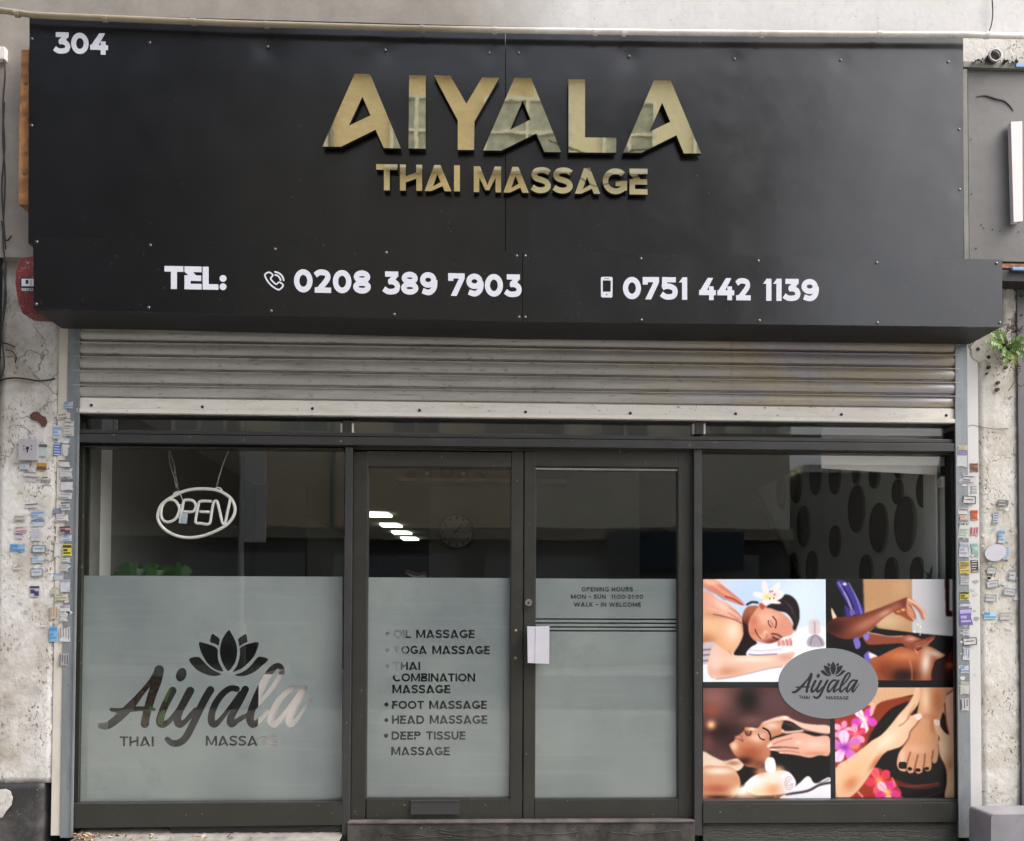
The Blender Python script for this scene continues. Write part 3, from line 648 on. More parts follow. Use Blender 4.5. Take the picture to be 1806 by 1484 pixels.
# ================================================================== SHUTTER
sh=thing('roller_shutter','weathered beige roller shutter rolled almost fully up under the black sign','shutter',at(903,745,-.08))
yS=-.025
def slat_profile():
    # (dy, dz) from the slat's top edge downwards; pitch 1
    P=[(.045,0),(.045,-.10),(-.010,-.105),(-.018,-.115),(-.018,-.165),(-.004,-.18)]
    for i in range(9):
        t=i/8; P.append((-.004-.010*math.sin(math.pi*t), -.19-.70*t))
    P+= [(.004,-.90),(.002,-.99),(.045,-1.0)]
    return P
zA=at(903,588,yS).z; zB=at(903,711.5,yS).z
NS=5; pitch=(zA-zB)/NS
sx0=at(131,650,yS).x; sx1=at(1690,650,yS).x
base=None
for k in range(-1,NS):
    zt=zA-k*pitch
    if base is None:
        V=[];Fc=[];P=slat_profile(); n=len(P)
        for x in (sx0,sx1):
            for dy,dz in P: V.append((x,yS+dy,dz*pitch))
        for i in range(n-1): Fc.append((i,i+1,n+i+1,n+i))
        base=mesh('slat',V,Fc,smooth=False)
    o=obj('slat',base,M['slat'],None); o.location=(0,0,zt); o.parent=sh; o.matrix_parent_inverse=Matrix.Translation(sh.location).inverted()
z1=at(903,712.5,yS).z; z0=at(903,738.5,yS).z
H=z1-z0
rx0=at(135,725,yS-.024).x; rx1=at(1687,740,yS-.024).x
rl=MB().prism([(sx0,z0+H*.30),(sx1,z0+H*.30),(sx1,z1),(sx0,z1)],yS-.014,yS+.02).build('bottom_rail',M['rail'],sh,bevel=.002)
MB().box(rx0,rx1,yS-.024,yS+.02,z0,z0+H*.28).build('rail_lip',M['rail'],sh,bevel=.002)
bolt=None
def dome(name,mats,r,d,n=8):
    V=[];Fc=[]
    for j,(rr_,dd) in enumerate([(1,0),(.92,.45),(.6,.85),(0,1)]):
        if rr_==0: V.append((0,-d,0)); continue
        for i in range(n): V.append((r*rr_*math.cos(2*math.pi*i/n),-d*dd,r*rr_*math.sin(2*math.pi*i/n)))
    for j in range(2):
        for i in range(n): Fc.append((j*n+i,(j+1)*n+i,(j+1)*n+(i+1)%n,j*n+(i+1)%n))
    for i in range(n): Fc.append((2*n+i,3*n,2*n+(i+1)%n))
    me=mesh(name,V,Fc,smooth=True); me.materials.append(mats); return me
def place(me,name,p,parent,**k):
    o=bpy.data.objects.new(name,me); COL.objects.link(o); o.location=p
    if parent is not None:
        setparent(o,parent)
    return props(o,**k)
bm_=dome('rail_bolt',M['black'],.0088,.006)
for x,y in [(161,715),(357,718),(551,721),(740,724),(927,727),(1112,729),(1297.5,730),(1484,731.5),(1669,733)]:
    place(bm_,'bolt',at(x,y,yS-.0145),sh)
# guides lean-corrected
g1=boxpx('guide_rail',113,560,134,1478,YP-.012,YP+.004,M['galv'],sh)
g2=boxpx('guide_rail',1688,585,1709,1478,YP-.012,YP+.004,M['galv'],sh)
# small lip edges on guides
for (a_,b_) in ((130.5,134),(1688,1690.5)):
    boxpx('guide_lip',a_,700,b_,1478,YP-.020,YP-.012,M['galv'],sh,bevel=.0005)
# dark channel behind
# ================================================================== FASCIA SIGN
fs=thing('fascia_sign','large black shop sign panel with the number 304 and raised gold name','sign',at(880,440,-.27))
yU=-.27; yBk=-.10
def dentpanel(name,c4,y,th,scr_,parent,nx=130,nz=44,big=()):
    (ax,ay),(bx,by),(cx_,cy_),(dx,dy)=c4; V=[];Fc=[]; S=[at(x,y_,y) for x,y_ in scr_]; B=[(at(x,y_,y),a,r) for x,y_,a,r in big]
    for j in range(nz+1):
        v=j/nz; p=at(ax+(dx-ax)*v,ay+(dy-ay)*v,y); q=at(bx+(cx_-bx)*v,by+(cy_-by)*v,y)
        for i in range(nx+1):
            w_=p.lerp(q,i/nx); d=0
            for s_ in S: d+=.0016*math.exp(-((w_.x-s_.x)**2+(w_.z-s_.z)**2)/.0022)
            for s_,a,r in B: d+=a*math.exp(-((w_.x-s_.x)**2+(w_.z-s_.z)**2)/(r*r))
            V.append((w_.x,y+d,w_.z))
    for j in range(nz):
        for i in range(nx): a=j*(nx+1)+i; Fc.append((a,a+nx+1,a+nx+2,a+1))
    n=len(V); per=[i for i in range(nx+1)]+[j*(nx+1)+nx for j in range(1,nz+1)]+[nz*(nx+1)+i for i in range(nx-1,-1,-1)]+[j*(nx+1) for j in range(nz-1,0,-1)]
    for k_ in per: V.append((V[k_][0],y+th,V[k_][2]))
    m_=len(per); 
    for k_ in range(m_): Fc.append((per[k_],per[(k_+1)%m_],n+(k_+1)%m_,n+k_))
    me=mesh(name,V,Fc,smooth=True)
    bm=bmesh.new(); bm.from_mesh(me); bmesh.ops.recalc_face_normals(bm,faces=bm.faces)
    for e in bm.edges:
        if len(e.link_faces)==2 and e.calc_face_angle(0)>.6: e.smooth=False
    bm.to_mesh(me); bm.free(); return obj(name,me,M['panel'],parent)
SC_=[(56,69),(264,76),(472,83),(679,89),(862,94),(914,94),(1109,100),(1295,105),(1482,107),(1672,110),(56,222),(1691,229),(1692,335)]
def quadpanel(name,c4,y,th,mat_,parent,**k): return flat(name,[c4],y,th,mat_,parent,**k)
dentpanel('sign_panel',[(52,24),(891,47),(891,447),(50,430)],yU,yBk-yU-.002,SC_,fs,big=[(472,83,.004,.10),(679,86,.004,.12),(650,70,-.003,.10),(200,260,-.003,.5),(600,400,.003,.5)])
dentpanel('sign_panel',[(892.2,47),(1698.5,66),(1699.5,465),(892.2,447)],yU,yBk-yU-.002,SC_,fs,big=[(1109,100,.002,.08),(1300,250,.003,.45),(1600,300,-.003,.5)])
scr=dome('screw_head',M['screw'],.0088,.006)
for x,y in [(56,69),(264,76),(472,83),(679,89),(862,94),(914,94),(1109,100),(1295,105),(1482,107),(1672,110),(56,222),(1691,229),(1692,335)]:
    place(scr,'screw',at(x,y,yU+.0012),fs)
def plate_letters(words,y,th,m,parent,side=None,name='letter',standoff=0,**kw):
    for wd,args in words:
        for ch,g in zip(wd,word(wd,*args[:5],**kw)):
            flat(name,g[0],y,th,m,parent,g[1],side=side,label=None)
Z=lambda P:[(550+x/2.58,100+y/2.58) for x,y in P]
big=[([(195,78),(265,80),(405,418),(327,416),(290,333),(133,410),(48,410)],[(230,183),(267,268),(168,315)]),
([(443,85),(518,87),(517,420),(440,418)],None),
([(555,85),(630,88),(703,215),(775,95),(853,97),(740,295),(738,425),(664,425),(664,290)],None),
([(922,97),(998,99),(1134,435),(1058,434),(1021,350),(862,428),(780,427)],[(960,200),(995,287),(902,333)]),
([(1168,103),(1243,104),(1243,368),(1386,370),(1384,438),(1168,436)],None),
([(1557,108),(1633,110),(1771,441),(1693,441),(1659,358),(1499,438),(1416,438)],[(1594,210),(1631,297),(1536,343)])]
yL=yU-.034
for o_,h_ in big: flat('letter',[Z(o_)],yL,.022,M['gold'],fs,[Z(h_)] if h_ else (),side=M['black_edge'])
plate_letters([('THAI',(663.6,335.8,811,337.9,46)),('MASSAGE',(835.6,339,1142,343.6,45.5))],yL+.004,.018,M['gold'],fs,side=M['black_edge'],w=.225,gap=.10)
plate_letters([('304',(94.7,94.3,190.4,97,37.5))],yU-.0025,.0022,M['white_vinyl'],fs,name='digit',w=.24,gap=.08)
# ---- shutter housing with telephone numbers
hb=thing('shutter_box_sign','projecting black boxed sign band with white telephone numbers','sign',at(915,575,-.32))
yB=-.34
quadpanel('band_panel',[(58,420),(921,443.5),(921,567.5),(60,545)],yB,.012,M['panel'],hb)
quadpanel('band_panel',[(922.2,443.5),(1767.5,458),(1767.5,577),(922.2,567.5)],yB,.012,M['panel'],hb)
bx0=at(59,500,yB).x; bx1=at(1767,500,yB).x
zt_=at(915,444,yB).z; zb_=at(915,567,yB).z
MB().box(bx0+.004,bx1-.004,yB+.0125,-.05,zb_+.022,zt_-.03).build('housing',M['soffit'],hb)
mb=MB(); 
pA=at(60,545,yB); pB=at(921,567.5,yB); pC=at(1767.5,577,yB)
for a_,b_ in ((pA,pB),(pB,pC)):
    mb.add([a_+Vector((0,.013,.002)),b_+Vector((0,.013,.002)),Vector((b_.x,-.045,b_.z+.004)),Vector((a_.x,-.045,a_.z+.004)),a_+Vector((0,.013,.024)),b_+Vector((0,.013,.024)),Vector((b_.x,-.045,b_.z+.026)),Vector((a_.x,-.045,a_.z+.026))],[(0,1,2,3),(7,6,5,4),(0,4,5,1),(1,5,6,2),(2,6,7,3),(3,7,4,0)])
mb.build('soffit_panel',M['soffit'],hb)
# pale metal dashes stand in for highlights along the band's top lip
rr=random.Random(5); EM_=mat('highlight_metal',(.50,.48,.44),.4,metal=.5,bump=0)
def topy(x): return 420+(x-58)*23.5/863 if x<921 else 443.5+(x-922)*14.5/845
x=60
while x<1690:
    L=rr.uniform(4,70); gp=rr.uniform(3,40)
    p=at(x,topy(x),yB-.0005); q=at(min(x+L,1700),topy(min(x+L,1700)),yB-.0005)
    MB().add([p+Vector((0,0,-.0002)),q+Vector((0,0,-.0002)),q+Vector((0,.004,.0018)),p+Vector((0,.004,.0018))],[(0,1,2,3)]).build('edge_highlight',EM_,hb); x+=L+gp*(1 if x<700 else 3)
for x,y in [(65,427),(265,433),(485,440),(681,446),(911,452),(926,452),(1130,457),(1337,461),(1546,464),(1757,465),(64,537),(262,543),(478,549),(695,555),(915,560),(926,560),(1131,565),(1339,566),(1547,570),(1763,570)]:
    place(scr,'screw',at(x,y,yB-.0002),hb)
yv=yB-.0015
plate_letters([('TEL',(290,509.8,385,511.6,40.5))],yv,.001,M['white_vinyl'],hb,w=.26,gap=.05)
flat('colon',[ell(393.3,491.5,6.1,6.1,18),ell(393.3,506,6.1,6.1,18)],yv,.001,M['white_vinyl'],hb)
plate_letters([('0208',(518.5,515.8,654,518.5,41)),('389',(675.4,519.3,770.6,521,40.5)),('7903',(790.5,522,919,524.5,40)),('0751',(1098.7,528,1212,529,39.5)),('442',(1233,529.3,1324,530.2,39)),('1139',(1345.6,530.8,1443.5,531.5,39))],yv,.001,M['white_vinyl'],hb,name='digit',w=.245,gap=.08)
zz=lambda P:[(460+x/7.525,465+y/7.525) for x,y in P]
hs_=spline(zz([(100,118),(135,128),(158,158),(130,198),(160,240),(205,275),(240,248),(280,268),(293,300),(240,348),(170,315),(105,255),(65,190),(55,145)]),4,True); hs_.append(hs_[0])
flat('handset_icon',strip(hs_,2.7)+strip(spline(zz([(188,112),(240,128),(285,170),(303,222)]),4),2.9,True)+strip(spline(zz([(190,152),(228,165),(252,195),(262,222)]),4),2.9,True),yv,.001,M['white_vinyl'],hb)
zz=lambda P:[(1050+x/9.03,475+y/9.03) for x,y in P]
flat('mobile_icon',[zz([(105,122),(258,124),(275,140),(273,440),(260,452),(105,450),(90,436),(88,138)])],yv,.001,M['white_vinyl'],hb,[zz([(118,180),(246,180),(244,360),(118,360)]),zz(ell(180,403,11,11,10)),zz([(140,147),(222,147),(222,157),(140,157)])])
# ================================================================== SHOPFRONT
sf=thing('shopfront_frame','dark olive painted shopfront frame around the doors and windows','frame',at(903,1450,0))
yG=.03
def bp(n,x0,y0,x1,y1,yf,yb,m='frame',p=None,**k): return boxpx(n,x0,y0,x1,y1,yf,yb,M[m],p or sf,**k)
bp('transom_bar',136,774,1686,788,-.045,.09,'frame2')
bp('transom_bar',136,766.5,1686,773,-.030,.09,'frame2')
bp('head_rail',136,700,1686,741,-.02,.09,'frame2')
for x0,x1 in ((606,619),(1224.5,1238.5)): bp('mullion',x0,789,x1,1474,-.030,.09,'frame2')
for x0,x1 in ((604.5,620),(1226,1240)): bp('transom_mullion',x0,742,x1,766,-.02,.09,'frame')
for x in (602.3,621.5,1223.6,1242.5):
    bp('mastic_strip',x-1.6,747,x+1.8,766,-.004,.03,'white_plastic',bevel=.001)
bp('side_post',112,745,142.5,1474,.012,.10,'frame'); bp('side_post',1683,760,1711,1474,.012,.10,'frame')
bp('head_shadow_rail',143,788,605,790.5,.0,.09,'frame'); bp('head_shadow_rail',1239,788,1684,799,.0,.09,'frame')  # dark strips stand in for the shade under the transom bar
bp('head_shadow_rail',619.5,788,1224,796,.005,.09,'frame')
# plinths below the windows
flat('bottom_board',[[(122,1423),(605,1419),(604,1455),(122,1461)]],-.035,.10,M['frame'],sf)
flat('bottom_bead',[[(124,1418.5),(605,1415),(605,1419.5),(124,1423)]],-.025,.09,M['frame2'],sf)
bp('bottom_board',1240,1417,1691,1451.5,-.035,.06,'frame'); bp('bottom_bead',1240,1411.5,1691,1416.5,-.025,.06,'frame2')
bp('lower_board',1240,1452,1691,1500,-.022,.06,'board')
bp('lower_board',300,1456,604,1476,-.015,.06,'board')
# concrete ledge and door step
st=thing('door_step','worn painted step below the double doors','step',(at(922,1480,0).x,-.05,0))
X0_,X1_,Z0_,Z1_=rpx(612,1450,1226,1453,-.05)
box('step_edge',X0_,X1_,-.047,.09,Z0_,Z1_+.004,M['step_edge'],st,bevel=.004)
box('step_body',X0_,X1_,-.040,.09,0.002,Z0_-.001,M['step'],st,bevel=.003)
rr=random.Random(9)
for k_ in range(7):
    x=rr.uniform(640,1200); P=[(x,rr.uniform(1466,1480))]
    for i in range(7): P.append((P[-1][0]+rr.uniform(10,26),min(1483,max(1463,P[-1][1]+rr.uniform(-4,4)))))
    P=[p for p in P if p[0]<1215]
    if len(P)>3: MB().tube([at(x_,y_,-.0405) for x_,y_ in spline(P,3)],.0028,5).build('paint_ridge',M['step'],st,smooth=True)
ld=thing('concrete_ledge','rough concrete ledge under the left window with dead leaves','ledge',(at(370,1480,-.1).x,-.1,0))
bx0_=at(124,1480,-.1).x; bx1_=at(600,1480,-.1).x
lz=at(350,1473,-.02).z
nx=60; V=[];Fc=[]; rr=random.Random(12)
for j,(yy,dz) in enumerate([(.05,.035),(.0,.02),(-.03,.0),(-.09,-.006),(-.16,-.012),(-.19,-.016),(-.195,-.2)]):
    for i in range(nx+1):
        x=bx0_+(bx1_-bx0_)*i/nx; V.append((x,yy+rr.uniform(-.004,.004),max(0.001,lz+dz+rr.uniform(-.003,.003)-.0*i)))
for j in range(6):
    for i in range(nx): a=j*(nx+1)+i; Fc.append((a,a+nx+1,a+nx+2,a+1))
obj('ledge_top',mesh('ledge_top',V,Fc,smooth=True),M['concrete'],ld)
lf=MB(); rr=random.Random(21)
for i in range(70):
    if i<46: px=130+abs(rr.gauss(0,22)); 
    else: px=rr.uniform(140,470)
    c=at(px,1476,-.03+rr.uniform(-.1,0.0)); c.z=lz+rr.uniform(.002,.02)*(1 if px<200 else .4); L=rr.uniform(.010,.026); W_=L*rr.uniform(.3,.5); an=rr.uniform(0,6.28)
    u=Vector((math.cos(an),math.sin(an)*.7,rr.uniform(-.5,.7))).normalized(); v=u.cross(Vector((0,0,1))).normalized()
    lf.m=i%3
    lf.add([c-u*L,c-v*W_+Vector((0,0,.004)),c+u*L,c+v*W_+Vector((0,0,.006))],[(0,1,2),(0,2,3)])
lf.build('dry_leaves',[mat('dry_leaf_brown',(.22,.12,.06),.7,bump=0),mat('dry_leaf_tan',(.45,.30,.17),.7,bump=0),mat('dry_leaf_pale',(.55,.45,.34),.7,bump=0)],None,label='drift of dry brown leaves lying on the concrete ledge below the left window',cat='leaves',kind='stuff')
# glass
def glasspx(n,x0,y0,x1,y1,p,y=yG): return boxpx(n,x0,y0,x1,y1,y,y+.006,M['glass'],p,bevel=0)
for x0,x1 in ((143,602),(621,1223),(1242,1684)): glasspx('transom_pane',x0,741,x1,767,sf,.02)
# ---- left window
lw=thing('shop_window','left shop window, frosted below with a cut-out lotus logo','window',at(370,1415,yG))
glasspx('pane',143,789,605,1418,lw)
yF=yG+.009
tx=lambda x,y:(340+x/6.452,1100+y/6.452)
def wsubs(words,w,gap=.10):
    A=[];S=[]
    for wd,ar in words:
        for g in word(wd,*ar,w=w,gap=gap): A+=g[0]; S+=g[1]
    return A,S
A_,S_=wsubs([('THAI',(211,1316.5,271,1317,17.6)),('MASSAGE',(363,1315.6,488.5,1315.9,17.8))],.19)
flat('frosted_film',script_logo(tx)+A_,yF,0,M['film'],lw,S_,base=[(136,1015.5),(604,1017.5),(604,1420),(128,1424)])
# barber-like red and blue sticker at the pane's left edge
sg=MB()
mr=mat('sticker_red',(.45,.05,.06),.5,bump=0); mbl=mat('sticker_blue',(.03,.05,.28),.5,bump=0)
for i,y in enumerate(range(972,1012,6)):
    X0,X1,Z0,Z1=rpx(138.5,y,147,y+4.2,yG-.001); sg.m=0 if i<4 else 1; sg.add([(X0,yG-.001,Z0),(X1,yG-.001,Z0),(X1,yG-.001,Z1),(X0,yG-.001,Z1)],[(0,1,2,3)])
sg.build('striped_sticker',[mbl,mr],lw,label='blue and red striped sticker at the pane edge')
# ---- right window
rw=thing('shop_window','right shop window with four large printed massage photographs and an oval logo','window',at(1460,1411,yG))
glasspx('pane',1239,797,1684,1412,rw)
flat('black_backing',[[(1240,1021),(1681,1021.5),(1686,1411),(1240,1410)]],yG-.0012,.001,M['black_vinyl'],rw)
# ---- doors
def door(name,label,x0,x1,gx0,gx1,gy0,gy1,yb_,lx,lock):
    d=thing(name,label,'door',at((x0+x1)/2,yb_,.02))
    yf,yk=.004,.05
    bp('stile',x0,797,gx0,yb_,yf,yk,'frame',d); bp('stile',gx1,797,x1,yb_,yf,yk,'frame',d)
    bp('top_rail',gx0+.0,797,gx1,gy0,yf+.001,yk,'frame',d); bp('bottom_rail',gx0,gy1,gx1,yb_,yf+.001,yk,'frame',d)
    for a_,b_,c_,e_ in ((gx0,gy0,gx1,gy0+2.2),(gx0,gy1-2.5,gx1,gy1)): bp('glazing_bead',a_,b_,c_,e_,yf+.008,yk,'frame2',d,bevel=.0008)
    for a_,c_ in ((gx0,gx0+1.8),(gx1-1.8,gx1)): bp('glazing_bead',a_,gy0+2.2,c_,gy1-2.5,yf+.008,yk,'frame2',d,bevel=.0008)
    boxpx('pane',gx0+1,gy0+1,gx1-1,gy1-1,.028,.034,M['glass'],d,bevel=0)
    return d
ldr=door('shop_door','left door leaf with the frosted massage list and a letter flap',621.5,921.5,646.5,901,823,1410,1448,0,False)
rdr=door('shop_door','right door leaf with opening hours and a white paper over its handle',924.2,1223,943,1196.5,823,1411,1447.5,0,True)
bp('glazing_gap',944.5,826.5,1195,830,.010,.027,'n_frame',rdr,bevel=.0005)
yD=.037
rows=[('OIL',(693.8,1125.6,724.7,1125.7,14.6)),('MASSAGE',(734,1125.8,837,1125.9,14.8)),('YOGA',(693.8,1154,752.8,1154,14.8)),('MASSAGE',(762.4,1154,864,1154.3,14.8)),
('THAI',(693,1182,741,1182,14.3)),('COMBINATION',(693,1202.5,838,1202.7,14.6)),('MASSAGE',(692,1223.3,794,1223.3,15)),('FOOT',(691.3,1250.8,747.7,1250.8,14.4)),('MASSAGE',(757,1250.6,858.6,1250.8,14.6)),
('HEAD',(691.3,1277.2,748,1277.2,15)),('MASSAGE',(757.8,1277,859.5,1277,15)),('DEEP',(690.7,1305,742,1305,14.6)),('TISSUE',(751.7,1305,821,1305,14.8)),('MASSAGE',(690,1332.5,793,1332.7,15))]
A_,S_=wsubs(rows,.215)
A_+=[ell(x,y,3.7,3.7,16) for x,y in [(683.6,1117.7),(683.5,1147),(683.2,1175.3),(681.6,1243),(681.3,1270.3),(680.8,1298)]]
flat('frosted_film',A_,yD,0,M['film'],ldr,S_,base=[(644,1018.5),(903,1020),(903,1412),(640,1412)])
rows=[('OPENING',(1025.7,1043.9,1073.9,1043.9,8.2)),('HOURS',(1078.8,1043.9,1116.2,1043.9,8.2)),('MON',(1007,1056.8,1033.4,1056.8,8)),('-',(1038,1056.8,1042.5,1056.8,8)),('SUN',(1047,1056.8,1068.2,1056.8,8)),
('11:00-21:00',(1078,1056.8,1134.2,1056.8,7.8)),('WALK',(1012,1070.4,1046,1070.4,7.8)),('-',(1050.8,1070.4,1055.3,1070.4,7.8)),('IN',(1059.5,1070.5,1069.3,1070.5,7.8)),('WELCOME',(1074,1070.6,1130.4,1070.7,7.8))]
A_,S_=wsubs(rows,.23,.17)
for y in (1092,1099,1106,1112.6): A_.append([(940,y-1.35),(1200,y-.6),(1200,y+2.1),(940,y+1.35)])
flat('frosted_film',A_,yD,0,M['film'],rdr,S_,base=[(941,1020.5),(1198,1021.5),(1198,1412),(941,1412)])
c=at(932,1063,.004); MB().tube([c+Vector((0,-.012,0)),c+Vector((0,.0,0))],.0205,18).build('lock_rose',M['chrome'],rdr,smooth=False)
MB().tube([c+Vector((0,-.0135,-.002)),c+Vector((0,-.0122,-.002))],.0065,10).build('keyhole',M['black'],rdr)
flat('folded_paper',[[(930,1105),(945,1105.5),(969,1104.5),(968.5,1171),(950,1170.5),(931,1169.5)]],-.055,.045,M['paper'],rdr,label='folded white paper wrapped over the door handle')
MB().tube([at(945,1108,-.056),at(944,1168,-.056)],.0012,5).build('paper_fold',M['paper'],rdr)
for y in (1113,1161):
    place(dome('door_screw',M['brass'],.010,.006),'screw',at(909,y,.0035),ldr)
bp('letter_flap',724,1413.5,810,1437.5,-.012,.002,'frame2',ldr,bevel=.003)
bp('letter_flap_lip',724,1412.2,810,1414.2,-.016,.002,'frame2',ldr,bevel=.001)
# ================================================================== INSIDE THE SHOP
em=NT('ceiling_light_panel'); e=em.n('ShaderNodeEmission'); e.inputs[0].default_value=(.93,1,.86,1); e.inputs[1].default_value=1.1; em.L(e.outputs[0],em.out.inputs[0]); M['lamp']=em.m
lights=[((648,906.5),(683,907.5),(692,913),(652,913)),((669,926),(700,926.3),(710,931),(675,930.5)),((690,939.3),(718,939.8),(727,943.5),(696,943.5)),((706,949.8),(732,950.2),(739,953.8),(712,953.8))]
for i,q in enumerate(lights):
    V=[atZ(x,y,ZT-.03) for x,y in q]; V=[Vector((v.x,v.y,ZT-.03)) for v in V]; t=[v+Vector((0,0,.028)) for v in V]
    o=MB().add(V+t,[(0,1,2,3),(7,6,5,4),(0,4,5,1),(1,5,6,2),(2,6,7,3),(3,7,4,0)]).build('ceiling_light',M['lamp'],None,
      label=['lit ceiling panel seen through the left door, nearest and highest of the row','lit ceiling panel in the left door, second from the top of the row','lit ceiling panel in the left door, third from the top of the row','lit ceiling panel in the left door, lowest and farthest of the row'][i],cat='ceiling light',group='lit ceiling panels inside the shop')
# clock
ck=thing('wall_clock','round wall clock on the beige partition seen through the left door','clock',at(805,938,2.58))
c=at(805,938,2.57); r=30/1450*7.27
MB().tube([c+Vector((0,-.02,0)),c+Vector((0,.028,0))],r*.95,36).build('clock_face',mat('clock_face_beige',(.36,.34,.30),.6,bump=0),ck)
MB().tube([c+Vector((r*math.cos(2*math.pi*i/40),-.02,r*math.sin(2*math.pi*i/40))) for i in range(40)],.009,8,closed=True).build('clock_rim',mat('clock_rim_bronze',(.10,.09,.075),.3,bump=0),ck,smooth=True)
tk=MB()
def onc(a,rad): return c+Vector((rad*math.sin(a),-.0225,rad*math.cos(a)))
for hh in range(12):
    a=hh*math.pi/6; p=onc(a,r*.80); s=.012
    tk.add([p+Vector((-s*.45,0,-s)),p+Vector((s*.45,0,-s)),p+Vector((s*.45,0,s)),p+Vector((-s*.45,0,s))],[(0,1,2,3)])
    if hh in (0,10,11): tk.add([p+Vector((s*.7,0,-s)),p+Vector((s*1.4,0,-s)),p+Vector((s*1.4,0,s)),p+Vector((s*.7,0,s))],[(0,1,2,3)])
tk.build('numerals',M['black'],ck)
for a,l,w_ in ((math.radians(38),r*.52,.012),(math.radians(101),r*.70,.009)):
    d=Vector((math.sin(a),0,math.cos(a))); n_=Vector((d.z,0,-d.x)); b=c+Vector((0,-.025,0))
    MB().add([b-d*.03-n_*w_*.5,b-d*.03+n_*w_*.5,b+d*l+n_*w_*.3,b+d*l-n_*w_*.3],[(0,1,2,3)]).build('hand',M['black'],ck)
# bulkhead shelf with round plates
xs0=at(640,846,2.45).x; zsh=at(790,846.5,2.45).z
MB().box(at(700,846,2.4).x,at(1000,846,2.4).x,2.36,2.598,zsh-.03,zsh).build('wall_shelf',mat('shelf_beige',(.30,.28,.25),.8),None,label='narrow beige shelf holding a row of small dark round plates above the clock',cat='shelf')
plate=mat('dark_plate',(.03,.025,.022),.35,var=.4,vs=30)
for i,(px,dr,rad) in enumerate([(725,-.6,10),(753,0,10.5),(787,.05,11.5),(817,0,10.5),(844,-.6,10)]):
    cc=at(px,846,2.46); rr_=rad/1450*7.15; cc.z=zsh+rr_*(1 if i in (1,2,3) else .45)
    t=thing('round_plate',['small dark round plate on the shelf, far left and lowest','small dark round plate second from the left, with a pale flower','largest dark round plate in the middle of the shelf','small dark round plate second from the right on the shelf','small dark round plate at the far right, low on the shelf'][i],'plate',cc,'dark plates on the shelf above the clock')
    MB().tube([cc+Vector((rr_*.88*math.cos(2*math.pi*k/24),-.006,rr_*.88*math.sin(2*math.pi*k/24))) for k in range(24)],rr_*.12,6,closed=True).build('rim',M['black'],t,smooth=True)
    MB().tube([cc,cc+Vector((0,.012,0))],rr_*.85,20).build('dish',plate,t)
    if i in (1,3): MB().tube([cc+Vector((0,-.003,.004)),cc+Vector((0,-.001,.004))],rr_*.32,7).build('flower',mat('pale_flower',(.4,.38,.33),.6,bump=0),t)
# folded towels / magazine
mg=thing('brochure_stack','stack of brown and white brochures just above the frosted film of the left door','brochures',at(730,1020,1.2))
flat('brochure',[[(713,1007),(722,1005),(738,1011),(750,1009),(750,1013),(737,1015)]],1.2,.12,mat('brown_print',(.20,.09,.06),.5,bump=0),mg)
flat('brochure',[[(713,1010),(735,1016),(750,1014),(750,1018),(728,1019)]],1.19,.12,M['paper'],mg)
MB().box(at(700,1024,1.2).x,at(757,1024,1.2).x,1.1,1.5,.1,at(730,1022,1.2).z).build('counter',IDK,None,label='dark reception counter behind the frosted film of the left door',cat='counter')
# woven plates on the right wall
wm=NT('woven_straw_plate'); 
wv=wm.n('ShaderNodeTexWave'); wv.wave_type='RINGS'; wv.rings_direction='X'; wv.inputs['Scale'].default_value=9; wv.inputs['Distortion'].default_value=1.5
wm.L(wm.tc.outputs['Object'],wv.inputs['Vector'])
cc_=wm.mix(wm.ramp(wv.outputs['Fac'],.35,.6),(.035,.03,.027),(.27,.235,.19)); wm.bsdf(cc_,.8,0,1.5,wm.bump(wv.outputs['Fac'],.6,.01)); 
V=[(0,0,0)];Fc=[];nr=28
for j,(rd,dx) in enumerate([(.25,-.004),(.5,-.012),(.75,-.016),(.94,-.024),(1,-.014),(1,0)]):
    for i in range(nr): V.append((dx*1.0,rd*math.cos(2*math.pi*i/nr),rd*math.sin(2*math.pi*i/nr)))
for i in range(nr): Fc.append((0,1+i,1+(i+1)%nr))
for j in range(5):
    for i in range(nr): Fc.append((1+j*nr+i,1+(j+1)*nr+i,1+(j+1)*nr+(i+1)%nr,1+j*nr+(i+1)%nr))
wp=mesh('woven_plate',V,Fc,smooth=True); wp.materials.append(wm.m)
wl=[(1633,864,35,'largest woven plate beside the white column, partly hidden by the white board'),(1599,925,52,'large woven plate nearest the window edge, right of centre'),(1552,931,47,'woven plate left of the largest ones at mid height'),(1513,898,45,'tall woven plate in the middle of the right wall'),(1545,838,26,'woven plate whose top is hidden by the white board, centre'),(1589,826,20,'small woven plate just under the white board'),(1475,842,32,'woven plate under the left end of the white board'),(1419,929,39,'woven plate left of the column of plates at mid height'),(1434,1003,34,'woven plate low on the left, touching the poster edge'),(1530,1009,33,'lower woven plate just above the oil massage poster'),(1575,1012,31,'lower woven plate second from the right above the poster'),(1621,1012,32,'lower woven plate at the right behind the snake plant'),(1381,866,34,'narrow woven plate far back near the dark stair'),(1406,854,36,'narrow woven plate second from the dark stair'),(1441,840,36,'narrow woven plate third from the dark stair'),(1367,806,22,'farthest woven plate high on the wall by the stair'),(1475,955,30,'woven plate in the gap between the two lower rows'),(1586,868,24,'small woven plate between the white board and the large pair'),(1400,1000,26,'lowest woven plate at the far left of the wall'),(1513,838,18,'small woven plate peeking under the board, left of centre')]
for px,py,hr,lb in wl:
    p=atX(px,py,XRW-.004); dist=(p-CAM).dot(RM@Vector((0,0,-1))); R_=hr/F*dist
    o=place(wp,'woven_plate',p,None,label=lb,cat='wall plate',group='woven plates on the right wall'); o.scale=(1,R_*.66,R_*.94)
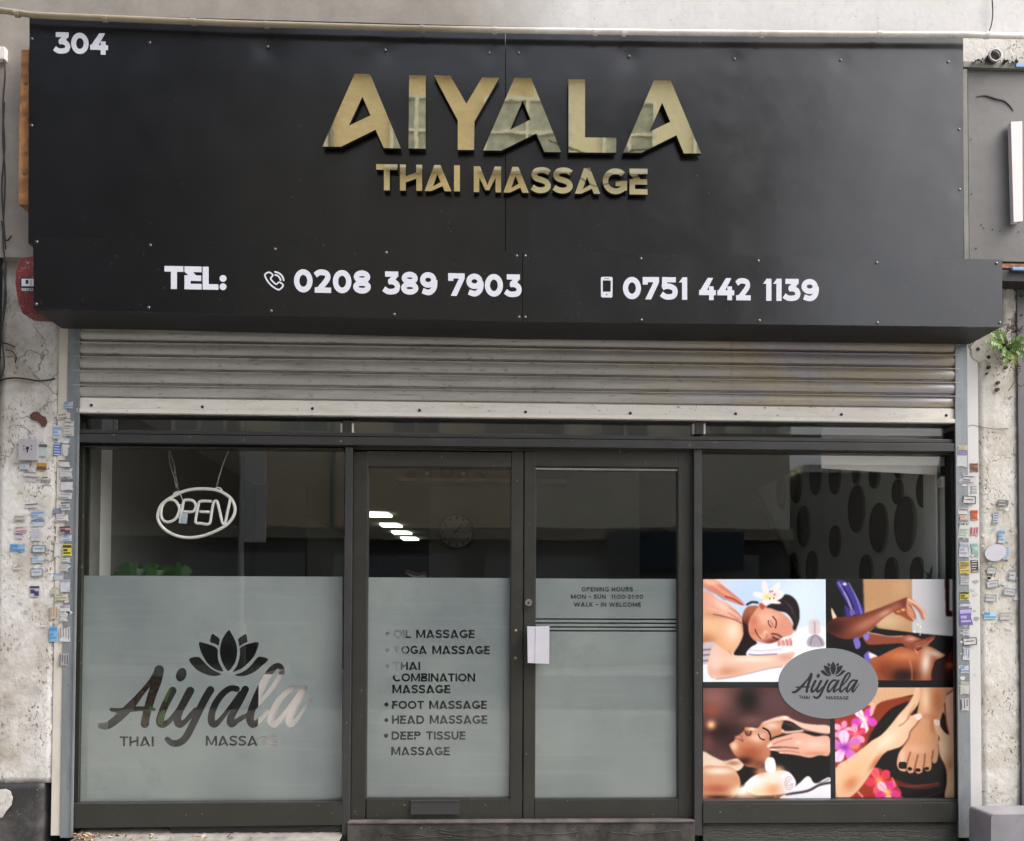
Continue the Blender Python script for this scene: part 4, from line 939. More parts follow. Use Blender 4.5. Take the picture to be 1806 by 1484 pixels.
# hanging white board behind the right window's top
wb=thing('white_board','plain white board hanging slanted behind the top of the right window','board',at(1550,835,.2))
flat('board',[[(1449,742),(1668,742),(1651,838),(1449,826)]],.10,.012,M['white_plastic'],wb)
# white column with a sensor
wcol=box('column',at(1651,1000,.16).x,XRW-.03,.16,.30,.10,ZT-.001,IWH,None,kind='structure')
se=thing('wall_sensor','small white alarm sensor on the column at the right window edge','sensor',at(1667,858,.12))
boxpx('sensor_body',1661,840,1673,859,.10,.158,M['white_plastic'],se,bevel=.005); boxpx('sensor_bracket',1664,822,1675,838,.12,.158,M['black'],se,bevel=.002)
box('column',XL-.018,at(160,1000,.3).x,.28,.42,.10,ZT-.001,IWH,None,kind='structure')
# white cabinet behind the film at the left window and the left door
bx=thing('white_cabinet','white cabinet behind the frosted film at the right of the left window','cabinet',at(520,1400,.4))
X0c,X1c,Z0c,Z1c=rpx(455,1190,602,1400,.06)
box('carcass',X0c,X1c,.06,.5,.10,Z1c,M['white_plastic'],bx)
wbx=thing('white_cabinet','slim white cabinet behind the left edge of the frosted door film','cabinet',at(670,1400,.4))
X0c,X1c,Z0c,Z1c=rpx(645,1095,707,1192,.07)
box('carcass',X0c,X1c,.07,.4,Z0c,Z1c,M['white_plastic'],wbx)
# ---- monstera behind the left window
leafm=mat('monstera_leaf',(.035,.11,.022),.35,var=.25,vs=10,bump=.2,bs=30)
def potted(label,px,y,zf):
    t=thing('potted_plant',label,'plant',at(px,1300,y)); c=at(px,1250,y); t.location.z=.1
    c=Vector((at(px,1200,y).x,y,0))
    MB().tube([(c.x,y,.1),(c.x,y,zf)],[.09,.13],16).build('pot',mat('grey_pot',(.2,.2,.19),.6),t)
    return t,c
mp,cpt=potted('monstera plant with broad split leaves rising above the frosted film of the left window',270,.35,.55)
def monstera(px,py,r,rot,y,depth=.03):
    P=[];n=26
    for i in range(n+1):
        a=-math.pi+2*math.pi*i/n; k=r*(1-.22*math.cos(a))*(1 if abs(a)>2.9 else 1)
        if abs(abs(a)-math.pi)<.25: k*=.55
        if i%3==1 and .5<abs(a)<2.6: k*=.62
        P.append((px+k*math.sin(a+rot)*1.15,py-k*math.cos(a+rot)))
    return P[:-1]
def bentleaf(name,P,y,mat_,parent,cx,bend):
    return flat(name,[P],y,.0012,mat_,parent,X=lambda p:at(p[0],p[1],y+bend*((p[0]-cx)/25)**2*.03))
for px,py,r,rot,yy in [(226,1013,26,-.5,.30),(262,1012,27,.35,.34),(282,1014,22,1.0,.38),(318,1013,24,.9,.33),(300,1050,24,2.6,.30),(240,1060,26,-2.4,.36)]:
    bentleaf('leaf',monstera(px,py,r,rot,yy),yy,leafm,mp,px,1)
    q=at(px,py,yy+.01); MB().tube([q,Vector(((q.x+cpt.x)/2,.37,(q.z+.5)/2+.03)),Vector((cpt.x,.35,.52))],.004,6).build('stem',leafm,mp,smooth=True)
lgm=mat('bright_leaf',(.10,.22,.03),.4,var=.2)
for P in ([(288,1224),(296,1214),(303,1212),(300,1225),(293,1240),(288,1236)],[(280,1262),(290,1252),(292,1266),(286,1280),(278,1276)],[(262,1246),(274,1248),(274,1256),(264,1256)]):
    flat('leaf',[P],.16,.0012,lgm,mp)
wk=thing('wicker_basket','brown wicker basket visible through the cut-out letter A','basket',at(268,1270,.2)); 
boxpx('basket',236,1196,276,1285,.22,.40,mat('wicker',(.16,.085,.04),.8,var=.5,vs=40,bump=1,bs=60),wk,bevel=.01)
boxpx('handle_rail',240,1242,282,1256,.20,.22,mat('wicker_rim',(.10,.08,.03),.8,var=.3),wk)
# snake plant at the right
sp,cps=potted('dark pointed snake plant leaves at the right edge above the oil massage poster',1645,.22,.6)
for P in ([(1633,1022),(1640,1008),(1647,992),(1644,1010),(1642,1024)],[(1650,1024),(1657,1008),(1665,992),(1662,1008),(1657,1024)],[(1640,1022),(1632,1010),(1628,1004),(1638,1014),(1644,1022)]):
    cx_=sum(p[0] for p in P)/5
    flat('leaf',[P+[] ],.20,.003,leafm,sp)
# ---- OPEN sign
os_=thing('open_sign','unlit white neon tube OPEN sign hanging on chains behind the left window','neon sign',at(345,955,.12))
zo=lambda P:[(270+x/8.73,790+y/8.73) for x,y in P]
yO=.09; trr=.0083
def tubepx(name,P,r=trr,closed=False,y=yO,m='neon',k=4): 
    return MB().tube([at(x,y_,y) for x,y_ in spline(zo(P),k,closed)],r,8,closed=closed).build(name,M[m],os_,smooth=True)
tubepx('outer_ring',[(300,755),(450,680),(600,642),(780,632),(960,650),(1100,705),(1210,800),(1262,930),(1235,1060),(1130,1190),(950,1290),(750,1362),(540,1385),(330,1345),(160,1240),(78,1110),(80,990),(130,880),(210,810)],.0092,True)
tubepx('letter_tube',[(270,800),(340,820),(395,900),(400,985),(340,1100),(230,1145),(150,1110),(122,1020),(140,900),(200,820)],closed=True,y=yO-.002)
tubepx('letter_tube',[(413,1165),(440,1000),(470,830),(510,806),(600,812),(655,870),(645,950),(600,988),(470,985)],y=yO-.002)
tubepx('letter_tube',[(900,825),(760,822),(715,835),(700,870),(655,1110),(670,1158),(740,1165),(868,1168),(900,1000),(930,850),(960,822),(990,838),(1025,980),(1058,1130),(1085,1178),(1110,1150),(1150,970),(1190,785)],y=yO-.002)
tubepx('letter_tube',[(715,985),(870,990)],y=yO-.002)
tubepx('connector',[(400,882),(450,885)],.005); tubepx('connector',[(370,1075),(420,1070)],.005)
tubepx('hanging_loop',[(320,745),(320,705),(360,682),(400,685)],.004); tubepx('hanging_loop',[(960,625),(1000,612),(1045,632),(1065,665)],.004)
flat('power_tag',[zo([(455,1005),(535,1010),(515,1168),(432,1165)])],yO-.014,.004,mat('pale_blue_tag',(.50,.60,.75),.5,bump=0),os_)
def chain(P,y=yO):
    pts=[at(x,y_,y+ (.0)) for x,y_ in spline(zo(P),3)]
    # links
    L=0.012; m=MB(); acc=[]
    d=[pts[0]]
    for a,b in zip(pts,pts[1:]):
        seg=(b-a).length; n=max(1,int(seg/L)); acc+=[(a.lerp(b,i/n),(b-a).normalized()) for i in range(n)]
    for i,(p,t) in enumerate(acc):
        s=Vector((0,1,0)) if i%2 else t.cross(Vector((0,1,0))).normalized()
        m.tube([p+t*(.0085*math.cos(u))+s*(.0038*math.sin(u)) for u in [2*math.pi*k/8 for k in range(8)]],.0012,4,closed=True)
    m.build('chain',M['chain'],os_)
chain([(270,-10),(268,80),(325,260),(340,380),(375,560),(395,690)]); chain([(240,-10),(245,90),(262,240),(320,440),(370,650)]); chain([(1160,-10),(1140,90),(1080,250),(1010,480),(975,620)])
tubepx('lead',[(385,660),(430,740),(465,840)],.0025,m='chain')
# ================================================================== PRINTED PHOTOGRAPHS (flat prints: colour per vertex)
class Canvas:
    def __init__(s,x0,y0,x1,y1,w,bgc):
        s.x0,s.y0,s.x1,s.y1=x0,y0,x1,y1; s.w=w*2; s.h=int(round(w*(y1-y0)/(x1-x0)))*2; s.k=(x1-x0)/s.w
        s.X,s.Y=np.meshgrid(x0+(np.arange(s.w)+.5)*s.k, y0+(np.arange(s.h)+.5)*(y1-y0)/s.h)
        s.a=np.zeros((s.h,s.w,3))+np.array(bgc,float)
    def blur(s,m,b):
        r=int(round(b/s.k/2)); 
        if r<1: return m
        for _ in range(3):
            for ax in (0,1):
                p=np.pad(m,[(r+1,r) if i==ax else (0,0) for i in (0,1)],mode='edge'); c=np.cumsum(p,axis=ax); n=2*r+1
                m=(c[n:,:]-c[:-n,:])/n if ax==0 else (c[:,n:]-c[:,:-n])/n
        return m
    def mask(s,P):
        m=np.zeros((s.h,s.w),bool); n=len(P)
        xs=[p[0] for p in P]; ys=[p[1] for p in P]
        for i in range(n):
            xa,ya=P[i]; xb,yb=P[(i+1)%n]
            if ya==yb: continue
            c=((s.Y>ya)!=(s.Y>yb)); m^= c&(s.X<(xb-xa)*(s.Y-ya)/(yb-ya)+xa)
        return m.astype(float)
    def poly(s,P,col,b=5,op=1.0,sm=True,clip=None):
        if sm: P=spline(P,4,True)
        m=s.blur(s.mask(P),b)*op
        if clip is not None: m=m*clip
        m=m[...,None]; s.a=s.a*(1-m)+np.array(col,float)*m; return m[...,0]
    def line(s,P,col,w,b=3,op=1.0,clip=None):
        P=spline(P,4); m=np.zeros((s.h,s.w))
        for a,c in zip(P,P[1:]):
            dx,dy=c[0]-a[0],c[1]-a[1]; L=dx*dx+dy*dy+1e-9
            t=np.clip(((s.X-a[0])*dx+(s.Y-a[1])*dy)/L,0,1); d=np.hypot(s.X-a[0]-t*dx,s.Y-a[1]-t*dy)
            m=np.maximum(m,np.clip((w/2-d)/s.k+.5,0,1))
        m=s.blur(m,b)*op
        if clip is not None: m=m*clip
        m=m[...,None]; s.a=s.a*(1-m)+np.array(col,float)*m
    def blob(s,x,y,rx,ry,col,op=1.0,clip=None,rot=0):
        dx,dy=s.X-x,s.Y-y; c,sn=math.cos(rot),math.sin(rot)
        u=(dx*c+dy*sn)/rx; v=(-dx*sn+dy*c)/ry; m=np.exp(-(u*u+v*v)*1.2)*op
        if clip is not None: m=m*clip
        m=m[...,None]; s.a=s.a*(1-m)+np.array(col,float)*m
    def out(s):
        a=s.a.reshape(s.h//2,2,s.w//2,2,3).mean((1,3)); a=a+np.random.default_rng(3).normal(0,1.6,a.shape[:2])[...,None]; lum=a.mean(2,keepdims=True); a=lum+(a-lum)*.86; a=np.clip((a/255-.5)*1.2+.47,0,1)
        return np.where(a<=.04045,a/12.92,((a+.055)/1.055)**2.4)
pm=NT('printed_photo_vinyl'); at_=pm.n('ShaderNodeVertexColor'); at_.layer_name='print'; pm.bsdf(at_.outputs[0],.35); M['print']=pm.m
def poster(name,cv,corners,y,parent,label):
    a=cv.out(); h,w=a.shape[:2]; (x0,y0),(x1,y1),(x2,y2),(x3,y3)=corners   # tl,tr,br,bl in photo pixels
    V=[]
    for j in range(h+1):
        v=j/h; A=(x0+(x3-x0)*v,y0+(y3-y0)*v); B=(x1+(x2-x1)*v,y1+(y2-y1)*v)
        pa=at(*A,y); pb=at(*B,y)
        for i in range(w+1):
            u=i/w; V.append((pa.x+(pb.x-pa.x)*u,y,pa.z+(pb.z-pa.z)*u))
    Fc=[(j*(w+1)+i,(j+1)*(w+1)+i,(j+1)*(w+1)+i+1,j*(w+1)+i+1) for j in range(h) for i in range(w)]
    me=mesh(name,V,Fc); ca=me.color_attributes.new('print','FLOAT_COLOR','CORNER')
    c=np.ones((h*w,4,4),np.float32); c[:,:,:3]=a.reshape(-1,1,3); ca.data.foreach_set('color',c.ravel())
    return obj(name,me,M['print'],parent,label=label)
GW=170
# ---- 1: woman lying on a towel, hands on her back
c=Canvas(72,85,1605,1362,GW,(196,214,236))
c.blob(700,250,500,300,(180,206,238),.9); c.blob(1300,300,350,400,(205,222,238),.9); c.blob(250,150,300,120,(205,214,226),.7)
c.poly([(1180,720),(1610,700),(1610,1370),(60,1370),(60,880),(600,1000)],(222,228,244),14)
c.blob(1400,1000,400,120,(238,240,252),.8); c.blob(300,1330,400,60,(215,226,246),.8)
# reed diffuser and pot
for x in (1400,1420,1445): c.line([(x,440),(1440,600)],(225,214,205),7,6,.8)
c.poly([(1405,600),(1520,600),(1530,760),(1400,760)],(206,186,186),14,.8); c.line([(1465,620),(1468,760)],(130,100,110),16,12,.5)
c.poly([(1365,870),(1400,800),(1480,775),(1550,810),(1590,880),(1560,925),(1400,925)],(168,158,172),5)
c.line([(1410,900),(1430,820),(1475,780),(1530,830),(1560,900)],(80,70,90),8,4,.7)
# her back and shoulder
back=[(60,400),(250,420),(480,500),(560,640),(575,760),(520,900),(400,1030),(200,1000),(60,900)]
k=c.poly(back,(222,170,132),6); c.blob(150,650,200,170,(232,190,150),.8,k); c.blob(440,720,120,160,(240,214,190),.9,k); c.blob(100,840,130,90,(190,120,80),.8,k); c.blob(250,520,220,60,(205,140,105),.7,k)
c.poly([(60,890),(230,880),(200,1000),(140,1130),(60,1120)],(196,186,196),6)
for y in (965,1030,1100): c.line([(70,y),(165,y-8)],(90,70,80),16,6,.8)
# dark hair/shade under neck
c.poly([(560,560),(640,540),(680,800),(740,880),(620,980),(600,1040),(450,1030),(520,900),(575,760)],(42,18,16),8)
# arm
arm=[(210,900),(330,960),(480,1030),(760,1030),(960,1010),(1100,990),(1180,980),(1220,1010),(1150,1100),(1060,1170),(900,1190),(650,1250),(430,1300),(240,1325),(150,1290),(130,1130)]
k=c.poly(arm,(226,186,166),5); c.blob(350,1230,220,70,(205,140,110),.8,k); c.blob(700,1080,330,45,(240,218,200),.8,k); c.blob(230,1120,80,160,(232,200,190),.8,k); c.blob(1100,1060,120,60,(205,150,140),.7,k)
c.line([(240,1328),(430,1305),(650,1255),(900,1195),(1060,1172)],(120,60,60),8,6,.7)
c.line([(390,980),(430,1030)],(190,120,95),10,12,.6)
# towel
c.poly([(620,985),(700,910),(900,890),(1180,900),(1190,980),(1000,1015),(760,1030),(620,1030)],(226,222,236),5)
c.line([(640,960),(800,975),(1050,950)],(150,150,175),8,5,.7); c.line([(640,1020),(760,1028),(990,1015)],(60,40,60),10,6,.8)
# hands on the back
for P,cl in (([(60,85),(230,90),(330,170),(470,280),(560,360),(590,410),(520,400),(430,370),(330,330),(220,260),(60,170)],(214,132,108)),([(60,250),(150,240),(260,330),(400,400),(500,490),(550,570),(548,620),(470,585),(330,545),(200,520),(60,400)],(226,166,144))):
    k=c.poly(P,cl,5); 
c.blob(180,120,150,50,(240,196,176),.8); c.line([(100,90),(250,190),(400,290),(560,385)],(240,205,190),18,14,.6); c.line([(350,300),(450,330),(560,400)],(120,30,25),16,8,.8)
c.line([(200,520),(330,548),(470,590),(548,632)],(110,45,35),12,7,.8); c.line([(380,500),(450,540),(520,590)],(150,60,50),8,5,.7); c.line([(400,440),(500,500),(545,560)],(130,50,45),8,5,.7); c.blob(300,410,150,50,(242,205,188),.8,None,.6)
c.line([(60,200),(200,250),(340,340)],(150,150,170),22,12,.6)
# neck, face
c.poly([(560,560),(620,430),(760,420),(800,500),(720,560),(640,660)],(176,104,76),8)
c.blob(620,640,60,110,(90,40,30),.7)
face=[(790,400),(900,440),(1010,480),(1130,560),(1200,680),(1180,770),(1060,810),(1010,850),(900,885),(800,870),(700,830),(650,770),(635,650),(680,540)]
k=c.poly(face,(216,150,124),5); c.blob(860,560,170,100,(232,182,156),.9,k); c.blob(1100,680,110,90,(214,146,130),.8,k); c.blob(720,760,90,90,(200,120,92),.8,k); c.blob(950,860,150,50,(120,48,40),.8,k); c.blob(700,600,70,80,(190,105,75),.6,k); c.blob(800,800,90,40,(228,176,150),.7,k)
c.poly([(770,390),(850,385),(840,440),(800,460)],(190,90,60),6)
# hair
c.poly([(860,430),(920,390),(1040,330),(1090,275),(1170,290),(1240,360),(1275,470),(1270,600),(1220,720),(1190,690),(1195,620),(1120,510),(1010,480),(930,450)],(46,34,36),6)
for i in range(6): c.line([(1050+i*20,330+i*12),(1130+i*18,400+i*20),(1190+i*10,500+i*25)],(120,100,100),5,4,.5)
c.line([(620,400),(680,370),(750,375)],(40,34,40),26,8); c.line([(1200,660),(1240,690),(1215,745)],(110,60,70),8,5,.7)
for i in range(16): c.line([(930+i*14,395+i*3-(i%3)*20),(1040+i*11,400+i*9),(1150+i*5,500+i*8)],(28,18,22) if i%2 else (96,76,74),4,3,.6)
for i in range(9): c.line([(100+i*30,430+i*6),(260+i*20,480+i*12)],(236,200,170),5,10,.35)
# features
c.line([(940,548),(985,610),(975,690)],(52,22,22),14,4); c.line([(885,600),(890,640),(920,680)],(60,26,26),11,4); c.line([(905,600),(935,640),(945,675)],(176,110,95),18,8,.7)
c.line([(925,765),(990,770),(1050,805)],(50,22,22),14,5); c.line([(940,800),(985,830),(1010,835)],(60,30,30),16,6)
c.line([(810,735),(850,750),(870,790),(850,810)],(178,90,70),11,6,.8); c.blob(845,745,32,26,(245,200,180),.8)
c.line([(720,710),(745,770),(790,825)],(96,24,26),12,4); c.line([(735,770),(765,805)],(190,90,90),12,8,.7)
# fingers under cheek
for x in (1010,1060,1110,1155): c.line([(x,830+ (1155-x)*.25),(x+8,900)],(214,140,122),34,6); c.line([(x+20,850),(x+26,905)],(120,50,50),7,4,.6)
# flower
for P in ([(850,330),(810,200),(815,110),(850,110),(885,210),(880,300)],[(880,300),(930,200),(1020,120),(1030,170),(980,260),(920,320)],[(830,330),(700,290),(720,240),(830,270)],[(900,310),(1010,230),(1080,250),(1060,310),(950,340)],[(870,330),(960,340),(1040,370),(1030,390),(900,380)],[(840,330),(880,360),(860,410),(810,380)]):
    c.poly(P,(238,222,222),5); 
c.blob(870,300,50,40,(216,214,110),.9); c.blob(960,280,60,40,(240,190,180),.6)
for q in ((910,240),(935,235),(965,275),(955,320),(905,325)): c.blob(q[0],q[1],9,12,(110,40,30),.9)
poster('photo_print',c,[(1240,1022),(1456,1022),(1457,1203),(1240,1203)],yG-.0020,rw,'printed photo of a woman lying with a white flower in her dark hair')
# ---- 2: oil poured over a bare back
c=Canvas(55,90,1630,1430,GW,(20,14,16))
c.poly([(505,90),(1120,90),(1125,770),(700,700),(520,520)],(186,144,104),14,1,False); c.blob(800,600,250,130,(206,180,148),.8); c.blob(1000,200,150,200,(200,160,122),.7)
c.poly([(1115,90),(1635,90),(1635,800),(1115,760)],(196,196,200),12,1,False); c.blob(1400,620,200,120,(186,190,190),.7)
c.poly([(1532,92),(1588,92),(1590,480),(1625,490),(1625,552),(1545,550)],(60,22,28),6,1,False)
c.poly([(620,700),(1000,740),(1400,790),(1635,810),(1635,1100),(900,1100),(560,900)],(14,10,10),8,1,False)
for P in ([(170,120),(290,110),(400,260),(500,430),(515,520),(420,540),(330,420),(230,260)],[(270,400),(350,480),(390,545),(280,550)]): c.poly(P,(72,62,150),6)
for P in ([(200,130),(310,310),(400,530)],[(330,130),(430,330),(490,520)],[(270,250),(330,380),(370,540)]): c.line(P,(186,176,226),14,7,.8)
for P in ([(250,170),(340,330),(395,470)],[(160,160),(250,330),(290,540)]): c.line(P,(14,12,40),14,6,.9)
c.blob(280,150,26,18,(240,240,250),1)
c.poly([(110,440),(150,500),(190,590),(130,585)],(224,200,180),5)
# upper arm + hand
k=c.poly([(200,560),(400,545),(620,480),(820,405),(960,350),(1070,318),(1090,400),(1050,470),(1040,540),(920,520),(870,500),(740,590),(620,700),(520,780),(400,830),(240,830),(60,740),(60,640)],(120,62,46),7)
c.blob(560,640,250,80,(186,120,96),.9,k,-.45); c.blob(780,510,130,45,(206,150,128),.9,k,-.5); c.blob(930,430,80,60,(176,112,88),.7,k); c.line([(640,700),(520,785),(440,822)],(240,190,150),10,6,.8); c.blob(130,690,150,110,(50,24,22),.8,k)
k=c.poly([(1060,330),(1110,330),(1200,400),(1270,470),(1290,530),(1275,590),(1250,590),(1220,520),(1150,440),(1090,410),(1140,480),(1170,560),(1160,600),(1100,560),(1050,470)],(206,140,110),5)
c.line([(1070,340),(1180,400),(1260,480),(1280,560)],(244,214,196),18,8,.8); c.line([(1080,400),(1140,480),(1160,570)],(90,40,30),9,5,.7); c.line([(1130,400),(1210,490),(1245,580)],(96,40,32),8,5,.7)
k=c.poly([(900,510),(1000,450),(1050,440),(1060,520),(1140,610),(1080,600),(980,540)],(160,86,50),5); c.blob(1010,470,26,16,(246,206,150),.9); c.blob(950,490,26,10,(240,190,130),.8)
for q in ((1195,650),(1225,680),(1150,745),(1220,780),(1185,1000),(1190,1020)): c.blob(q[0],q[1],11,15,(246,240,220),.9)
c.line([(1200,560),(1225,640),(1220,770)],(222,232,232),7,6,.6)
# lower arm, open palm
k=c.poly([(500,770),(640,760),(820,800),(1000,790),(1090,780),(1180,810),(1260,830),(1370,790),(1410,810),(1330,900),(1200,960),(1120,985),(1020,920),(980,890),(760,900),(560,900)],(150,80,60),6)
c.line([(560,752),(700,775),(850,800),(1000,796)],(250,220,190),10,5,.9); c.blob(1110,830,90,40,(220,160,140),.8,k); c.line([(1140,870),(1260,840),(1390,800)],(96,40,30),9,5,.8); c.line([(1160,930),(1280,900),(1390,830)],(240,180,130),9,5,.8); c.line([(1150,900),(1300,860)],(225,150,115),9,5,.7)
c.poly([(385,840),(450,820),(480,920),(420,960)],(120,110,190),6); c.poly([(510,790),(575,760),(580,830),(540,850)],(130,120,200),6)
c.poly([(515,1040),(590,980),(610,1130),(560,1150)],(110,100,190),6); c.poly([(585,1000),(690,1050),(600,1080)],(224,216,216),5)
# back
k=c.poly([(600,1100),(720,1040),(880,960),(1000,925),(1160,980),(1300,920),(1400,950),(1500,1010),(1580,1060),(1420,1100),(1395,1200),(1370,1345),(700,1345)],(176,96,58),8)
c.blob(1030,1040,230,70,(206,132,88),.9,k); c.blob(1290,1130,70,190,(240,222,206),.95,k,.1); c.blob(1420,1020,130,50,(226,214,198),.8,k,.3); c.blob(1000,1290,200,110,(34,14,12),.95,k); c.blob(780,1220,140,120,(130,64,40),.8,k); c.line([(1090,1100),(1115,1220),(1115,1345)],(236,190,150),12,10,.6)
c.poly([(1400,1130),(1500,1060),(1635,990),(1635,1350),(1370,1350)],(60,26,20),10); c.blob(1590,1160,60,60,(176,96,60),.8); c.line([(1580,1080),(1610,1000)],(170,70,40),14,8,.8)
c.line([(1150,960),(1185,1010)],(250,220,170),10,5,.8); c.line([(1250,940),(1330,900)],(250,220,170),7,4,.7)
c.poly([(55,1345),(1635,1345),(1635,1435),(55,1435)],(12,10,12),3,1,False)
poster('photo_print',c,[(1458,1022),(1680,1022),(1681,1212),(1458,1212)],yG-.0021,rw,'printed photo of two hands pouring oil over a bare back')
# ---- 3: face massage
c=Canvas(76,95,1575,1412,GW,(96,66,66))
c.blob(200,200,260,200,(150,104,98),.9); c.blob(620,240,150,170,(24,28,26),.95); c.blob(950,250,250,180,(104,76,80),.9); c.blob(300,620,260,130,(50,28,30),.9); c.blob(650,480,150,70,(130,90,88),.7); c.blob(180,360,110,80,(176,90,60),.6); c.blob(170,530,60,60,(250,190,140),.95); c.blob(450,760,160,120,(60,36,38),.8); c.blob(130,740,70,110,(120,78,70),.8)
c.poly([(860,600),(1000,650),(1250,620),(1575,640),(1575,1210),(1150,1230),(820,1100),(500,1000),(480,1250),(900,1412)],(14,12,13),10)
# white cloth
c.poly([(1000,1412),(1060,1330),(1180,1240),(1290,1140),(1340,1150),(1400,1220),(1575,1150),(1575,1412)],(226,224,234),6); c.line([(1050,1350),(1300,1310),(1440,1240),(1575,1210)],(40,28,34),26,6,.9); c.line([(1360,1180),(1450,1215),(1560,1170)],(60,56,60),14,6,.6)
# shoulders
c.poly([(60,850),(180,900),(320,960),(470,930),(560,990),(480,1080),(300,1040),(60,1060)],(222,200,180),6); c.blob(430,985,90,30,(170,100,70),.8)
k=c.poly([(60,1050),(250,1020),(400,1030),(490,1120),(515,1230),(470,1330),(380,1412),(60,1412)],(206,150,116),6); c.blob(260,1080,190,45,(240,222,206),.9,k); c.blob(240,1290,200,60,(176,90,66),.8,k); c.blob(260,1390,190,30,(60,24,22),.8,k)
# neck / face
k=c.poly([(385,770),(430,730),(460,690),(500,650),(560,600),(570,560),(640,560),(720,570),(780,500),(880,480),(1000,470),(1040,560),(1000,640),(900,680),(860,740),(860,900),(760,1010),(600,1030),(520,960),(440,880)],(196,132,100),6)
c.blob(700,690,110,80,(232,196,170),.85,k); c.blob(880,540,120,55,(226,194,176),.9,k); c.blob(640,860,150,110,(170,90,58),.9,k); c.blob(560,960,120,60,(50,20,16),.85,k); c.blob(440,780,50,60,(236,196,170),.9,k); c.blob(660,580,60,20,(244,216,196),.9,k); c.blob(620,760,60,50,(196,120,90),.5,k); c.blob(740,1000,110,60,(120,60,44),.8,k)
c.line([(395,800),(430,870),(480,920)],(120,60,44),8,8,.6)
c.line([(575,605),(590,650),(630,650),(640,610)],(60,26,24),16,6); c.blob(605,625,26,22,(120,60,50),.7)
c.line([(460,690),(500,700),(545,725)],(70,30,32),9,4,.9); c.blob(480,680,36,22,(206,140,136),.9); c.line([(510,650),(535,690),(545,720)],(120,60,56),9,6,.7)
c.line([(785,570),(840,600),(870,660),(865,700)],(36,20,20),20,4); c.line([(725,640),(750,690),(800,710)],(40,20,22),14,4); c.blob(785,650,45,28,(210,164,160),.8)
# upper hand
c.poly([(1000,570),(1060,470),(1180,530),(1250,600),(1100,610)],(46,40,36),6)
for i in range(5): c.line([(1020+i*20,500+i*6),(1090+i*20,540),(1180+i*10,580)],(130,110,90),5,4,.5)
k=c.poly([(760,520),(880,460),(1030,425),(1120,460),(1250,510),(1400,530),(1565,545),(1565,640),(1400,620),(1260,580),(1130,500),(1040,480),(900,490)],(228,190,172),5); c.line([(1250,580),(1400,620),(1565,640)],(150,100,86),14,10,.7); c.blob(1050,445,40,16,(250,226,214),.9)
# lower hand
k=c.poly([(830,770),(900,700),(1030,660),(1180,620),(1280,630),(1400,665),(1565,670),(1565,885),(1450,890),(1330,920),(1180,890),(1000,870),(960,850),(870,830),(860,810),(1000,800),(860,795)],(222,170,150),5)
c.line([(900,760),(1000,720),(1130,690)],(130,60,50),8,5,.7); c.line([(890,800),(1040,795),(1200,810)],(90,36,30),11,5,.85); c.line([(960,845),(1080,838),(1210,860)],(130,60,50),8,5,.7); c.blob(1200,740,45,25,(244,206,200),.8); c.blob(1400,760,150,60,(232,196,180),.8,k); c.blob(1400,870,180,30,(206,140,110),.8,k); c.line([(1010,600),(1060,620),(1250,600)],(232,196,180),26,6,.9)
c.line([(840,790),(880,760)],(250,226,220),20,6,.8); c.line([(875,825),(920,820)],(250,226,220),18,6,.8); c.line([(970,860),(1010,862)],(250,220,210),14,6,.8)
# rolled towel, candle glow
c.poly([(560,1270),(620,1170),(760,1100),(1040,1070),(1150,1160),(1160,1250),(1060,1340),(700,1360)],(230,226,236),8)
for r_ in (20,38,56): c.line([(1085+r_*math.cos(t)*.9,1220+r_*math.sin(t)*1.4) for t in [i*.7 for i in range(9)]],(90,80,84),6,4,.6)
c.blob(750,1090,90,60,(226,160,110),.8); c.blob(960,1060,90,60,(240,200,160),.8); c.blob(700,1330,180,80,(250,214,170),.9); c.blob(520,1330,130,70,(252,232,200),.95); c.blob(900,1290,130,120,(226,158,110),.9); c.blob(560,1290,60,40,(250,250,255),.95); c.blob(880,1180,120,60,(246,222,196),.7)
c.poly([(805,980),(830,925),(870,915),(910,930),(930,1000),(920,1080),(820,1080)],(250,238,240),10)
poster('photo_print',c,[(1240,1214),(1463,1213),(1465,1411),(1240,1409.5)],yG-.0020,rw,'printed photo of a woman receiving a face massage beside candles')
# ---- 4: foot massage
c=Canvas(76,88,1525,1398,GW,(216,170,132))
c.blob(500,150,200,100,(206,172,140),.9)
for i in range(9): c.line([(480+i*50,130+i*2),(520+i*50,260)],(186,140,104),8,8,.4)
c.poly([(400,800),(430,600),(520,420),(700,280),(1000,180),(1200,200),(1400,400),(1525,700),(1525,1398),(900,1398),(600,1200)],(30,16,14),5)
c.poly([(540,380),(640,260),(1000,190),(1010,240),(760,340),(560,560),(440,800),(400,800),(430,580)],(150,66,36),7); 
for i in range(12): c.line([(440+i*34,700-i*34),(560+i*36,620-i*34)],(70,24,16),9,6,.5)
c.line([(600,1110),(800,1210),(1050,1270),(1310,1240)],(110,44,32),60,8,.9); c.line([(700,1200),(950,1270),(1310,1220)],(190,110,96),9,6,.6); c.line([(1160,1390),(1360,1330)],(170,150,120),9,6,.7)
c.poly([(640,900),(900,850),(1200,900),(1330,1000),(1320,1200),(1000,1230),(780,1160),(600,1030)],(12,12,14),8)
